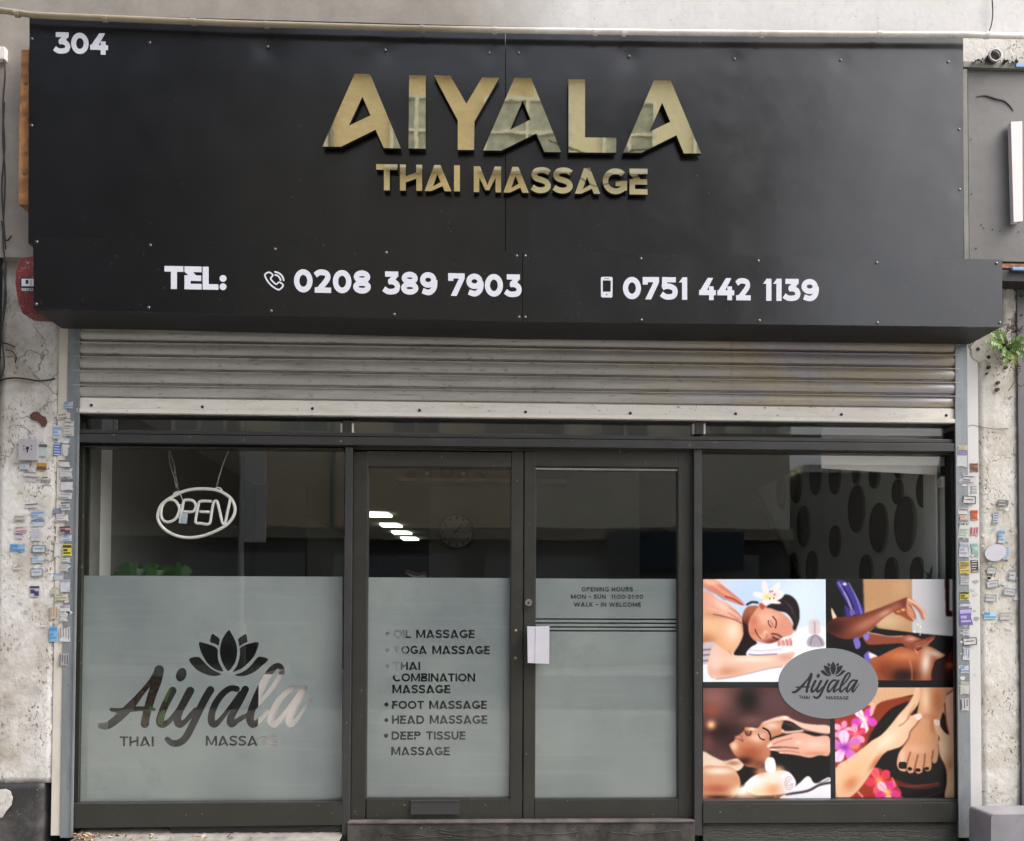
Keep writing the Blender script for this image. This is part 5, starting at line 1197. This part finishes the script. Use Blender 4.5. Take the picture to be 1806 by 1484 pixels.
# orchids
def orchid(x,y,r,a0,ca,cb,cc):
    for i in range(5):
        a=a0+i*1.2566; c.poly([(x,y),(x+r*.8*math.cos(a-.45),y+r*.8*math.sin(a-.45)),(x+r*1.1*math.cos(a),y+r*1.1*math.sin(a)),(x+r*.8*math.cos(a+.45),y+r*.8*math.sin(a+.45))],ca if i%2 else cb,5); c.line([(x+r*.2*math.cos(a),y+r*.2*math.sin(a)),(x+r*.9*math.cos(a),y+r*.9*math.sin(a))],cb,9,12,.6)
    c.blob(x,y,r*.3,r*.3,cc,.95)
c.poly([(76,440),(480,300),(520,420),(410,800),(76,1040)],(170,60,50),8); c.poly([(100,1398),(450,1150),(620,1050),(860,1398)],(170,60,44),8)
orchid(430,470,150,.3,(246,214,226),(214,70,190),(250,230,200)); orchid(170,600,110,1.2,(232,140,190),(240,170,205),(200,60,110)); orchid(330,650,120,2.0,(226,60,110),(240,150,190),(236,120,110)); orchid(190,800,190,.9,(240,200,226),(206,110,206),(160,40,170)); c.blob(320,800,60,50,(236,130,80),.9); orchid(600,1200,160,.5,(236,90,110),(226,60,90),(240,170,90)); orchid(700,1340,150,.2,(246,190,200),(226,60,140),(244,200,90)); c.line([(760,1170),(790,1260)],(240,140,120),24,8,.8); c.line([(340,1330),(400,1395)],(246,170,170),22,6,.8)
c.poly([(520,270),(560,300),(540,400),(500,420)],(236,170,170),6)
# foot
foot=[(1105,88),(1440,88),(1400,280),(1380,400),(1330,560),(1330,720),(1330,850),(1300,980),(1250,985),(1240,900),(1235,1050),(1180,1090),(1135,1050),(1120,1100),(1060,1115),(1025,1060),(1020,1100),(960,1110),(930,1060),(920,1090),(850,1075),(815,1000),(840,880),(900,790),(960,680),(1010,560),(1060,440),(1100,250)]
k=c.poly(foot,(216,158,120),5); c.blob(1180,220,60,180,(240,206,170),.9,k); c.blob(1320,250,70,180,(196,116,70),.85,k); c.blob(1180,640,110,130,(220,160,112),.8,k); c.blob(1270,520,50,120,(190,104,64),.7,k); c.blob(1200,430,100,40,(206,130,96),.6,k); c.blob(880,900,50,110,(238,196,176),.8,k); c.blob(1060,820,150,60,(228,176,146),.7,k)
for P in ([(985,860),(950,960),(930,1050)],[(1075,890),(1050,980),(1030,1060)],[(1160,880),(1150,980),(1135,1050)],[(1260,840),(1245,930)]): c.line(P,(110,48,36),14,6,.8)
for P in ([(840,1000),(860,975),(920,975),(935,1010),(925,1055),(850,1050)],[(945,1050),(970,1035),(1000,1050),(990,1075),(955,1075)],[(1040,1065),(1065,1048),(1100,1060),(1095,1090),(1055,1090)],[(1145,1050),(1170,1035),(1205,1040),(1195,1070),(1155,1065)]): c.poly(P,(14,12,14),3)
c.line([(885,990),(890,1040)],(120,110,110),6,3,.8)
# left arm and hand
arm=[(100,1398),(90,1050),(230,940),(400,820),(520,720),(640,650),(760,520),(850,410),(960,290),(1030,180),(1060,88),(1110,88),(1105,240),(1060,330),(990,420),(1060,400),(1120,395),(1135,450),(1090,500),(1000,600),(960,700),(880,790),(740,840),(660,880),(560,1010),(460,1170),(340,1320),(240,1398)]
k=c.poly(arm,(228,190,156),5); c.blob(700,720,200,90,(240,216,190),.9,k,-.7); c.blob(260,1230,130,90,(212,130,86),.9,k,-.8); c.blob(900,500,90,80,(236,206,176),.8,k); c.blob(560,980,140,40,(196,110,70),.8,k,-.9); c.blob(330,1050,160,70,(232,182,136),.8,k,-.6); c.blob(1080,180,25,90,(236,180,150),.8,k)
c.line([(850,545),(900,520),(960,460),(1000,390),(1060,330)],(150,60,40),10,6,.8); c.line([(1120,450),(1060,530),(990,610),(960,700),(870,800),(700,850)],(90,34,26),12,7,.7); c.line([(950,470),(985,380),(1050,290)],(200,110,90),10,8,.6)
c.poly([(1045,425),(1100,400),(1130,440),(1095,475),(1060,460)],(240,214,206),4)
# right hand
k=c.poly([(1270,480),(1300,462),(1345,480),(1360,560),(1430,640),(1525,720),(1525,1398),(1390,1398),(1420,1200),(1400,1030),(1340,900),(1320,760),(1340,690),(1290,600)],(226,186,150),5); c.blob(1400,800,60,120,(236,204,170),.8,k); c.blob(1460,1000,50,80,(206,140,96),.8,k); c.line([(1320,760),(1340,900),(1400,1020),(1420,1100)],(120,60,44),9,7,.7); c.blob(1470,1280,50,100,(236,200,150),.8,k)
c.poly([(1280,475),(1340,480),(1340,540),(1290,530)],(240,214,196),4)
k=c.poly([(1430,230),(1525,130),(1525,740),(1450,640),(1420,480)],(230,180,156),5); c.line([(1410,280),(1425,500),(1450,640)],(120,44,34),18,8,.8); c.line([(1440,170),(1525,110)],(90,40,30),16,8,.7)
poster('photo_print',c,[(1471.5,1213),(1682,1213),(1686,1407),(1474,1406.5)],yG-.0021,rw,'printed photo of a foot massage with pink orchids')
# ---- oval badge
flat('oval_badge',[ell(1461,1205.6,88,62.3,60)],yG-.0040,.0008,mat('grey_badge_vinyl',(.20,.215,.235),.4,var=.02,bump=0),rw)
sx_,sy_=119.8/379.2,45.9/143.4
tb=lambda x,y:(1396.6+((340+x/6.452)-172.4)*sx_, 1187+((1100+y/6.452)-1173.6)*sy_)
flat('badge_logo',script_logo(tb),yG-.0046,.0004,M['black_vinyl'],rw)
A_,S_=wsubs([('THAI',(1409,1232.8,1428,1233.2,5.8)),('MASSAGE',(1457,1233.5,1496.5,1234.2,5.8))],.2)
flat('badge_lettering',A_,yG-.0046,.0004,M['black_vinyl'],rw,S_)
# ================================================================== STICKERS
_sc={}
def cm(rgb):
    k=tuple(rgb)
    if k not in _sc: _sc[k]=mat('sticker_colour',srgb(*rgb),.55,var=.10,vs=25,bump=.15,bs=60)
    return _sc[k]
_sr=random.Random(44)
def sticker(x0,y0,x1,y1,bg,parent,ink=(70,70,85),style='lines',y=None,rot=0,torn=.24,label=None,word_=None):
    f_=.25 if label else .48; bg=tuple(int((c*(1-f_)+198*f_)*.92) for c in bg); ink=tuple(int(c*(1-f_*.6)+150*f_*.6) for c in ink)
    rot=rot+_sr.uniform(-4.5,4.5); sh_=_sr.uniform(.86,.98); x1=x0+(x1-x0)*sh_; y1=y0+(y1-y0)*sh_
    yy=y if y is not None else YP-.0215
    cx,cy=(x0+x1)/2,(y0+y1)/2; W,H=x1-x0,y1-y0
    def R(p): 
        a=math.radians(rot); dx,dy=p[0]-cx,p[1]-cy; return (cx+dx*math.cos(a)-dy*math.sin(a),cy+dx*math.sin(a)+dy*math.cos(a))
    # outline with torn notches
    P=[]
    for (ax,ay),(bx,by) in zip([(0,0),(1,0),(1,1),(0,1)],[(1,0),(1,1),(0,1),(0,0)]):
        P.append((ax+_sr.uniform(-.03,.03),ay+_sr.uniform(-.03,.03)))
        if torn and _sr.random()<torn*3:
            t=_sr.uniform(.3,.7); n=(by-ay,ax-bx); d=_sr.uniform(-.16,.02)
            P.append((ax+(bx-ax)*t-n[0]*-d,ay+(by-ay)*t-n[1]*-d))
    P=[R((x0+u*W,y0+v*H)) for u,v in P]
    V=[];Fc=[];mi=[]
    def addp(Q,yy_,th,m):
        b=len(V); n=len(Q)
        for q in Q: V.append(tuple(at(q[0],q[1],yy_)))
        Fc.append(tuple(range(b,b+n))); mi.append(m)
        if th:
            for q in Q: 
                p=at(q[0],q[1],yy_); V.append((p.x,p.y+th,p.z))
            for i in range(n): Fc.append((b+i,b+(i+1)%n,b+n+(i+1)%n,b+n+i)); mi.append(m)
    addp(P,yy-.0004,.0005,0)
    inkc=[]
    def bar(u0,v0,u1,v1,m=1): addp([R((x0+u0*W,y0+v0*H)),R((x0+u1*W,y0+v0*H)),R((x0+u1*W,y0+v1*H)),R((x0+u0*W,y0+v1*H))],yy-.0015,0,m)
    cols=[cm(bg),cm(ink)]
    if style=='lines':
        n=max(2,int(H/4)); 
        for i in range(n):
            v=(i+.35)/n; bar(.1,v,_sr.uniform(.6,.92),v+.32/n)
    elif style=='blocks':
        bar(.05,.08,.95,.30); bar(.1,.42,.55,.58); bar(.1,.68,.85,.80)
    elif style=='half': bar(.0,.5,1,1.0)
    elif style=='top': bar(0,0,1,.22)
    elif style=='frame':
        bar(0,0,1,.09); bar(0,.9,1,1); bar(0,0,.06,1); bar(.94,0,1,1); bar(.2,.4,.8,.5)
    elif style=='photo':
        bar(.05,.05,.95,.25); bar(.1,.35,.5,.7); bar(.45,.5,.9,.9)
    elif style=='wave': bar(.05,.1,.5,.45); bar(.0,.62,1,.8)
    elif style=='v':
        n=max(2,int(W/4))
        for i in range(n):
            u=(i+.3)/n; bar(u,.1,u+.35/n,_sr.uniform(.6,.92))
    if word_:
        for g in word(word_,x0+W*.08,y0+H*.42,x0+W*.92,y0+H*.42,H*.34,.2,.14):
            V2,T=fill(g[0],g[1]); b=len(V)
            for q in V2: q=R(q); V.append(tuple(at(q[0],q[1],yy-.0017)))
            for t in T: Fc.append(tuple(b+i for i in t)); mi.append(1)
    me=mesh('sticker',V,Fc,mi)
    return obj('sticker',me,cols,parent,label=label)
L=lambda *a,**k: sticker(*a,parent=lp,y=YP-.0055,**k)
L(32,816,54,831,(196,208,216),ink=(150,175,200),style='lines')
L(65,817,85,831,(176,128,20),ink=(110,50,30),style='half',label='yellow and brown sticker')
L(66,784,84,808,(176,200,210),ink=(60,70,75),style='top',torn=.3)
L(42,833,64,842,(205,212,218),ink=(120,130,150),style='top'); L(63,833,88,842,(222,214,190),style='none')
L(70,846,90,851,(150,138,165),ink=(90,80,120),style='lines',rot=-3); L(45,846,68,849,(190,196,206),style='none',rot=6)
L(44,889,70,897,(196,206,220),ink=(70,72,80),style='top',rot=0); L(54,902,80,917,(178,204,232),ink=(110,150,205),style='blocks'); L(55,918,79,929,(186,208,230),ink=(70,110,170),style='top')
L(24,909,49,922,(205,200,188),ink=(130,124,115)); L(25,928,50,940,(222,200,206),ink=(176,90,120)); L(27,942,42,952,(196,190,205),ink=(90,80,120),style='top')
L(17,960,46,975,(120,178,226),ink=(60,130,205),style='wave',label='bright blue sticker low on the pillar'); L(55,932,76,957,(206,212,220),ink=(186,196,214),style='lines'); L(56,962,82,976,(186,208,224),ink=(90,110,130),style='frame',rot=-3)
L(56,980,78,994,(186,210,228),ink=(140,170,200),style='wave'); L(54,1003,78,1019,(196,212,226),ink=(120,130,150),style='frame',rot=3); L(52,1033,72,1055,(200,200,212),ink=(45,45,90),style='photo',label='dark navy printed sticker, lowest on the left pillar')
g_=YP-.0140
L2=lambda *a,**k: sticker(*a,parent=k.pop('p',g1),y=g_,**k)
L2(112,708,131,722,(176,198,220),ink=(120,150,190),style='wave'); L2(100,729,128,741,(214,208,190),ink=(110,104,98),rot=-5); L2(112,743,131,752,(224,224,222),ink=(60,60,66),style='none',word_='SUNNY'); L2(112,753,131,770,(216,216,205),ink=(150,150,140))
L2(111,784,122,803,(226,224,228),style='none'); L2(103,812,128,825,(226,226,224),ink=(80,84,90),style='top'); L2(106,826,129,844,(214,220,226),ink=(140,150,165),torn=.4); L2(107,846,131,867,(222,220,230),ink=(80,80,90),style='top'); L2(103,869,128,881,(226,226,232),ink=(150,155,170)); L2(107,884,125,901,(214,222,226),ink=(90,100,110),style='blocks')
L2(97,908,124,922,(230,230,232),ink=(150,150,165)); L2(104,928,128,944,(190,120,130),ink=(50,36,40),style='photo'); L2(107,944,129,957,(184,208,236),ink=(110,150,205),style='lines'); L2(110,960,128,983,(226,214,30),ink=(40,36,30),style='blocks',label='yellow and black sticker on the left guide rail'); L2(107,984,125,993,(196,208,204),ink=(150,160,160)); L2(106,995,122,1011,(196,200,206),ink=(170,174,182)); L2(107,1022,124,1046,(214,220,236),ink=(150,160,190),style='top')
L2(96,1048,121,1062,(206,208,170),ink=(140,146,100)); L2(105,1068,126,1080,(222,226,236),ink=(100,110,130),style='none',word_='PENTA'); L2(105,1081,122,1098,(222,226,234),ink=(180,186,196)); L2(105,1105,125,1134,(226,226,228),ink=(120,120,130),style='v'); L2(104,1153,123,1178,(150,150,160),ink=(50,50,58),style='v')
lt=[o for o in lp.children if o.name.startswith('trim_board')][0]; g_t=YP-.016
L3=lambda *a,**k: sticker(*a,parent=lt,y=YP-.0085,**k)
L3(94,751,111,778,(214,222,238),ink=(110,168,232),style='blocks'); L3(94,781,111,808,(50,84,170),ink=(206,222,244),style='lines',label='blue sticker with white text lines'); L3(93,897,110,906,(60,84,140),ink=(150,165,205),style='lines'); L3(96,960,108,985,(224,226,226),style='none',torn=.4)
L3(96,1012,110,1024,(176,200,230),ink=(120,150,205),style='top'); L3(90,1036,105,1050,(216,212,186),ink=(170,166,140)); L3(88,1070,104,1097,(206,184,150),ink=(170,140,104),style='v'); L3(87,1105,102,1134,(110,184,236),ink=(60,140,220),style='blocks',label='sky blue sticker on the cream trim board')
rt=[o for o in rp.children if o.name.startswith('trim_board')][0]
R2=lambda *a,**k: sticker(*a,parent=g2,y=g_,**k); R3=lambda *a,**k: sticker(*a,parent=rt,y=YP-.0085,**k); R4=lambda *a,**k: sticker(*a,parent=rp,y=YP-.0055,**k)
R2(1688,786,1708,795,(216,206,150),ink=(160,150,100)); R2(1688,797,1709,828,(206,220,216),ink=(110,100,180),style='top',torn=.3); R3(1711,817,1726,834,(150,90,50),ink=(90,50,30),style='photo',label='brown food photo sticker'); R2(1697,838,1722,850,(224,220,228),ink=(90,90,100)); R3(1712,856,1726,872,(214,214,214),ink=(160,160,160)); R2(1698,875,1723,890,(224,224,226),ink=(50,50,56),style='frame')
R2(1690,896,1710,908,(226,224,220),ink=(60,60,66),style='none',word_='SUNNY'); R2(1692,909,1710,921,(222,214,186),ink=(216,150,90)); R3(1711.5,900,1726,919,(226,96,20),ink=(176,40,16),style='blocks',label='orange and red sticker on the white trim'); R2(1690,921,1711,934,(224,228,224),ink=(40,60,56),style='none',word_='DEV'); R2(1690,934,1711,951,(214,226,216),ink=(120,170,140)); R3(1711.5,929,1727,948,(222,140,160),ink=(190,40,60),style='v')
R2(1692,957,1711,985,(214,222,238),ink=(150,160,190),style='blocks'); R3(1713,958,1727,986,(214,226,216),ink=(120,180,170),style='photo'); R2(1692,990,1712,1016,(224,196,80),ink=(120,100,50),style='lines',word_='CARTAN',label='yellow sticker with small print on the right guide rail'); R3(1712.5,988,1727.5,1013,(18,18,22),ink=(206,206,206),style='lines',label='black sticker with white text'); R2(1694,1017,1711,1033,(196,200,206),ink=(150,150,160),style='blocks'); R2(1693,1043,1711,1061,(222,216,40),ink=(36,36,36),style='blocks',label='yellow and black sticker on the right guide rail')
R2(1692,1063,1715,1071,(206,204,236),ink=(90,80,170),style='top'); R2(1692,1073,1716,1105,(88,72,160),ink=(176,166,226),style='blocks',label='purple sticker with pale print'); R2(1698,1110,1711,1123,(214,222,232),ink=(130,150,180)); R2(1698,1125,1726,1140,(230,228,232),ink=(40,36,44),style='frame',rot=-8,label='tilted white sticker framed in black'); R2(1698,1142,1712,1166,(222,228,238),ink=(120,130,160),style='v'); R2(1694,1173,1711,1190,(214,226,238),ink=(110,150,200),style='wave'); R2(1694,1203,1712,1228,(206,204,190),ink=(176,172,160),style='top'); R2(1694,1231,1710,1257,(230,228,230),ink=(90,84,96),style='v')
R4(1760,882,1779,894,(60,60,60),ink=(190,190,186),style='lines'); R4(1751,903,1764,926,(196,214,232),ink=(80,90,120),style='lines'); R4(1760,935,1774,960,(186,212,236),ink=(90,150,210),style='blocks'); R4(1770,965,1783,992,(190,210,230),ink=(110,160,210),style='lines',rot=10); 
for b_ in ((1741,1001,1759,1014),(1740,1024,1763,1038),(1737,1049,1760,1063),(1770,1038,1793,1052),(1779,1007,1793,1025)): R4(*b_,(208,212,218),ink=(120,126,134),style='frame',rot=_sr.uniform(-8,8),torn=.4)
R4(1735,1079,1760,1094,(190,222,240),ink=(70,160,215),style='wave',label='light blue wave sticker low on the right pillar'); R4(1763,1081,1787,1094,(214,214,210),ink=(180,180,178),style='frame')
flat('peeled_disc',[ell(1756,975,19,14.5,30,-.25)],YP-.016,.004,M['paper'],rp,label='round white sticker peeling off the pillar')
def scraps(par,y,xs,ys,n):
    for i in range(n):
        x=_sr.uniform(*xs); yy=ys[0]+(ys[1]-ys[0])*_sr.random()**1.2; k=_sr.randint(5,8); r=_sr.uniform(1.5,5.5)
        P=[(x+r*_sr.uniform(.45,1.3)*1.4*math.cos(2*math.pi*j/k),yy+r*_sr.uniform(.35,1.0)*math.sin(2*math.pi*j/k)) for j in range(k)]
        flat('paper_scrap',[P],y,.0005,cm(_sr.choice([(196,198,196),(186,182,170),(206,206,210),(170,184,200),(160,158,150)])),par)
scraps(lp,YP-.0052,(18,94),(800,1130),34); scraps(g1,YP-.0136,(115,122),(740,1160),18); scraps(lt,YP-.0083,(98,103),(780,1130),8)
scraps(rp,YP-.0052,(1732,1792),(890,1110),26); scraps(g2,YP-.0136,(1695,1703),(800,1260),16); scraps(rt,YP-.0083,(1716,1722),(840,1250),8)
# black window-side key switch on the left pillar
ks=thing('key_switch','square grey metal key switch plate on the left pillar','switch',at(49,812,YP-.01))
boxpx('cover_plate',32,774,66,812,YP-.022,YP-.003,M['grey_plate'],ks,bevel=.003)
cc_=at(48.5,792,YP-.0225); MB().tube([cc_+Vector((0,-.002,.004)),cc_+Vector((0,.001,.004))],.0085,12).build('key_barrel',M['black'],ks); MB().box(cc_.x-.003,cc_.x+.003,cc_.y-.0015,cc_.y,cc_.z-.020,cc_.z+.002).build('key_slot',M['black'],ks)
for dx,dz in ((-.02,0),(.022,0),(-.02,.018),(.022,.018)): MB().tube([cc_+Vector((dx,-.001,dz-.002)),cc_+Vector((dx,.001,dz-.002))],.0035,8).build('indicator_dot',M['black'],ks)
# ================================================================== FERN
fn=thing('fern','green fern clump rooted in the broken top of the right pillar','fern',at(1770,612,YP-.02))
fg=[mat('fern_green',(.13,.27,.04),.5,var=.2,vs=30,bump=0),mat('fern_light',(.24,.40,.08),.5,var=.2,bump=0),mat('fern_yellow',(.28,.30,.05),.5,bump=0),mat('fern_dead',(.10,.04,.025),.8,var=.3,bump=0)]
rr=random.Random(8)
def frond(x0,y0,x1,y1,m,n=11,wd=15,sag=0.0,out=.06,name='frond'):
    root=at(x0,y0,YP-.03); tip=at(x1,y1,YP-.03-out); mb=MB(); L_=(tip-root).length
    P=[]
    for i in range(n+1):
        t=i/n; p=root.lerp(tip,t)+Vector((0,-.03*math.sin(math.pi*t),-sag*L_*t*t+ .12*L_*math.sin(math.pi*t))); P.append(p)
    mb.tube(P,[.0018*(1-.6*i/n) for i in range(n+1)],5)
    for i in range(1,n+1):
        t=i/n; d=(P[i]-P[i-1]).normalized(); w_=wd/308*(math.sin(math.pi*min(1,.12+t*.88))**.7)*(1.05-.55*t)
        sd=d.cross(Vector((0,1,0))).normalized()
        for s in (-1,1):
            a=P[i]; e=a+(sd*s*.86+d*.5)*w_+Vector((0,rr.uniform(-.012,.008),rr.uniform(-.004,.002))); hw=w_*.24
            m1=a.lerp(e,.45); nn=(e-a).normalized().cross(Vector((0,1,0)))
            mb.add([a,m1+nn*hw+Vector((0,-.003,0)),e,m1-nn*hw],[(0,1,2),(0,2,3)])
    mb.build(name,fg[m],fn)
for a in [(1768,610,1733,586,0),(1770,612,1726,611,1),(1768,614,1737,622,0,11,11),(1772,608,1750,588,1,11,11),(1774,612,1812,604,1),(1774,616,1815,622,0),(1772,618,1790,600,0,10,10),(1772,618,1768,652,1),(1774,616,1760,642,0,11,11),(1776,620,1788,658,2,12,11),(1778,616,1806,640,0,11,11)]: frond(*a[:5],*(a[5:] if len(a)>5 else ()))
for a in [(1778,585,1790,566,3,8,7),(1775,590,1768,570,3,8,6),(1780,590,1798,582,3,8,7),(1784,592,1772,575,3,8,6),(1786,640,1794,668,3,9,6),(1770,625,1758,650,3,9,6),(1782,630,1775,662,3,9,6),(1790,600,1800,572,3,8,6),(1782,580,1776,560,3,8,6)]: frond(*a,sag=.15,name='dead_frond')
for P in ([(1796,660),(1792,672),(1800,682),(1806,678)],[(1790,672),(1784,682),(1778,690)],[(1712,604),(1708,612),(1714,618)],[(1718,603),(1711,612)]): MB().tube([at(x,y,YP-.03) for x,y in spline(P,3)],.0022,5).build('dead_stem',fg[3],fn)
MB().tube([at(1766,598,YP-.0),at(1776,618,YP-.02),at(1782,636,YP-.0)],[.02,.035,.015],9).build('root_mat',mat('root_mat',(.05,.03,.02),.9,bump=1,bs=60),fn)
# ================================================================== ACROSS THE STREET (seen in the gold letters and the glass)
def brickm(name,a,b,mo,sc_=4.5):
    m=NT(name); bk=m.n('ShaderNodeTexBrick'); mp_=m.mapped((1,1,1),(0,0,0),(math.radians(90),0,0)); m.L(mp_,bk.inputs['Vector'])
    bk.inputs['Color1'].default_value=(*a,1); bk.inputs['Color2'].default_value=(*b,1); bk.inputs['Mortar'].default_value=(*mo,1); bk.inputs['Scale'].default_value=sc_; bk.inputs['Mortar Size'].default_value=.012; bk.inputs['Brick Width'].default_value=1.0; bk.inputs['Row Height'].default_value=.34
    c=m.mix(m.ramp(m.noise(.8,5),.3,.8,0,.35),bk.outputs[0],(.2,.16,.12)); m.bsdf(c,.9); return m.m
bl=thing('terrace_building','buff brick terrace across the street with white sash windows, mirrored in the gold letters','building',(-2,-17,0))
BK=brickm('buff_brick',(.86,.74,.50),(.78,.63,.40),(.62,.54,.42)); BR=brickm('grey_brick',(.10,.095,.09),(.08,.075,.07),(.14,.13,.12))
WF=mat('white_window_paint',(.78,.78,.74),.5,bump=0); PL=mat('pale_plaster',(.82,.77,.62),.8,var=.06,bump=.1)
gl=NT('far_window_glass'); gl.bsdf((.20,.22,.22),.08); GLm=gl.m
YB=-17.0
BX0,BX1=-22.0,8.2; HT=15.3
MB().box(BX0,-6.3,YB-8,YB-.003,3.6,HT).build('dark_brick_wall',brickm('dark_brick',(.16,.11,.08),(.12,.09,.07),(.14,.12,.1)),bl); MB().box(-6.298,1.2,YB-8,YB,3.6,HT).build('brick_wall',BK,bl); MB().box(1.202,BX1,YB-8,YB+.003,3.6,HT).build('plaster_wall',PL,bl)  # left stretch given dark brick to darken the sign's left reflection
MB().box(BX0,BX1,YB-8,YB+.02,0,3.3).build('shop_wall',mat('shop_ground_floor',(.12,.115,.10),.6,var=.3,vs=.6),bl); MB().box(BX0,BX1,YB-8,YB+.28,3.3,3.6).build('fascia_band',mat('olive_fascia',(.30,.27,.19),.6),bl)
MB().box(BX0,BX1,YB-8,YB+.25,HT,HT+.25).build('parapet',WF,bl)
MB().box(BX0-10,-5.5,YB-9,YB-.5,HT+.26,HT+4).build('roof_storey',mat('slate_grey',(.12,.12,.13),.8),bl)
CUR=mat('pale_curtained_pane',(.52,.55,.50),.3,var=.25,vs=3,bump=0)
def win(x,z,w_,h_):
    f=MB()
    for (a,b,c_,d) in ((x,x+.09,z,z+h_),(x+w_-.09,x+w_,z,z+h_),(x+w_/2-.04,x+w_/2+.04,z,z+h_)): f.box(a,b,YB+.02,YB+.10,c_,d)
    for (c_,d) in ((z,z+.1),(z+h_-.1,z+h_),(z+h_*.5-.035,z+h_*.5+.035)): f.box(x+.09,x+w_-.09,YB+.022,YB+.098,c_,d)
    fo=f.build('window',WF,bl); MB().box(x+.05,x+w_-.05,YB+.01,YB+.04,z+.05,z+h_-.05).build('pane',CUR if z>8 else GLm,fo); MB().box(x-.1,x+w_+.1,YB+.004,YB+.2,z-.14,z-.002).build('sill',WF,fo)
for zf in (6.0,9.4,12.9):
    for x,w_ in [(-20,1.4),(-17,1.4),(-14,1.4),(-11,1.4),(-8.2,1.4),(-5.5,1.4),(-2.5,1.35),(-.1,2.3),(3.0,1.4),(5.4,1.1),(7.0,.9)]: win(x,zf,w_,1.85)
for x in range(-20,7,4):
    MB().box(x,x+3.3,YB+.021,YB+.06,.5,2.9).build('shop_pane',GLm,bl)
MB().box(3.2,6.8,YB+.29,YB+.35,2.5,3.5).build('blue_sign',mat('blue_board',(.03,.05,.07),.5),bl)
for k_ in range(3): MB().tube([(1.6+.25*k_,YB+.12,13.6-.4*k_),(2.8,YB+.13,13.2-.4*k_),(4.6,YB+.12,13.5-.3*k_)],.02,5).build('cable',M['black'],bl)
MB().tube([(-4.0,YB+.1,3.6),(-4.0,YB+.1,15.2)],.06,8).build('drain_pipe',mat('grey_pipe',(.25,.27,.26),.5),bl)
# low shop further right leaves the bright sky open
b2=thing('low_building','low dark brick shop with a flat roof further along the street','building',(14,-17,0)); MB().box(8.5,30,-25,-17.0,0,5.2).build('brick_wall',BR,b2); MB().box(8.5,30,-25,-16.9,5.2,5.4).build('roof_edge',WF,b2)
# lamp post
lpst=thing('lamp_post','grey lamp post with a narrow banner on the far pavement','lamp post',(-5.4,-13.6,0))
GP=mat('grey_post_paint',(.30,.31,.32),.5)
MB().tube([(-5.4,-13.6,0),(-5.4,-13.6,1.1),(-5.4,-13.6,1.15),(-5.4,-13.6,6.5)],[.14,.14,.07,.05],12).build('pole',GP,lpst,smooth=True)
MB().box(-5.34,-4.86,-13.62,-13.58,2.9,5.4).build('banner',WF,lpst)
# parked car
cr=thing('parked_car','dark blue hatchback parked across the road to the right, reflected in the glass','car',(-1.5,-11.6,-.13))
cr.location.x=-1.5
body=[(-2.1,.28),(-2.12,.62),(-1.95,.85),(-1.2,.98),(-.75,1.34),(-.2,1.47),(.9,1.45),(1.5,1.30),(1.95,.98),(2.1,.8),(2.12,.3),(1.72,.22),(-1.7,.22)]
CPm=NT('silver_car_paint'); CPm.bsdf((.05,.055,.07),.12,.3); CPm=CPm.m
sp_=spline(body[:-2],3)+[body[-2],body[-1]]
b_=MB().prism([(x-1.5,z-.13) for x,z in sp_][::-1],-12.45,-10.75).build('body',CPm,cr,bevel=.06)
MB().prism([(x-1.5,z-.13) for x,z in [(-1.1,1.0),(-.7,1.30),(-.15,1.41),(.15,1.41),(.15,1.0)]][::-1],-10.748,-10.735).build('side_window',GLm,cr)
MB().prism([(x-1.5,z-.13) for x,z in [(.22,1.0),(.22,1.41),(.9,1.39),(1.4,1.26),(1.6,1.02)]][::-1],-10.748,-10.735).build('side_window',GLm,cr)
for x in (-2.85,-.15):
    MB().tube([(x,-10.98,.17),(x,-10.72,.17)],.31,20).build('wheel',M['black'],cr); MB().tube([(x,-10.74,.17),(x,-10.71,.17)],.19,14).build('rim',CPm,cr)
c2=cr.copy(); COL.objects.link(c2); c2.location=cr.location+Vector((-5.6,.2,0)); c2['label']='dark hatchback parked across the road to the left, reflected in the left window'; c2['group']='cars parked across the road'; cr['group']='cars parked across the road'
for ch in list(cr.children):
    k=ch.copy(); COL.objects.link(k); k.parent=c2
bpy.context.view_layer.update()
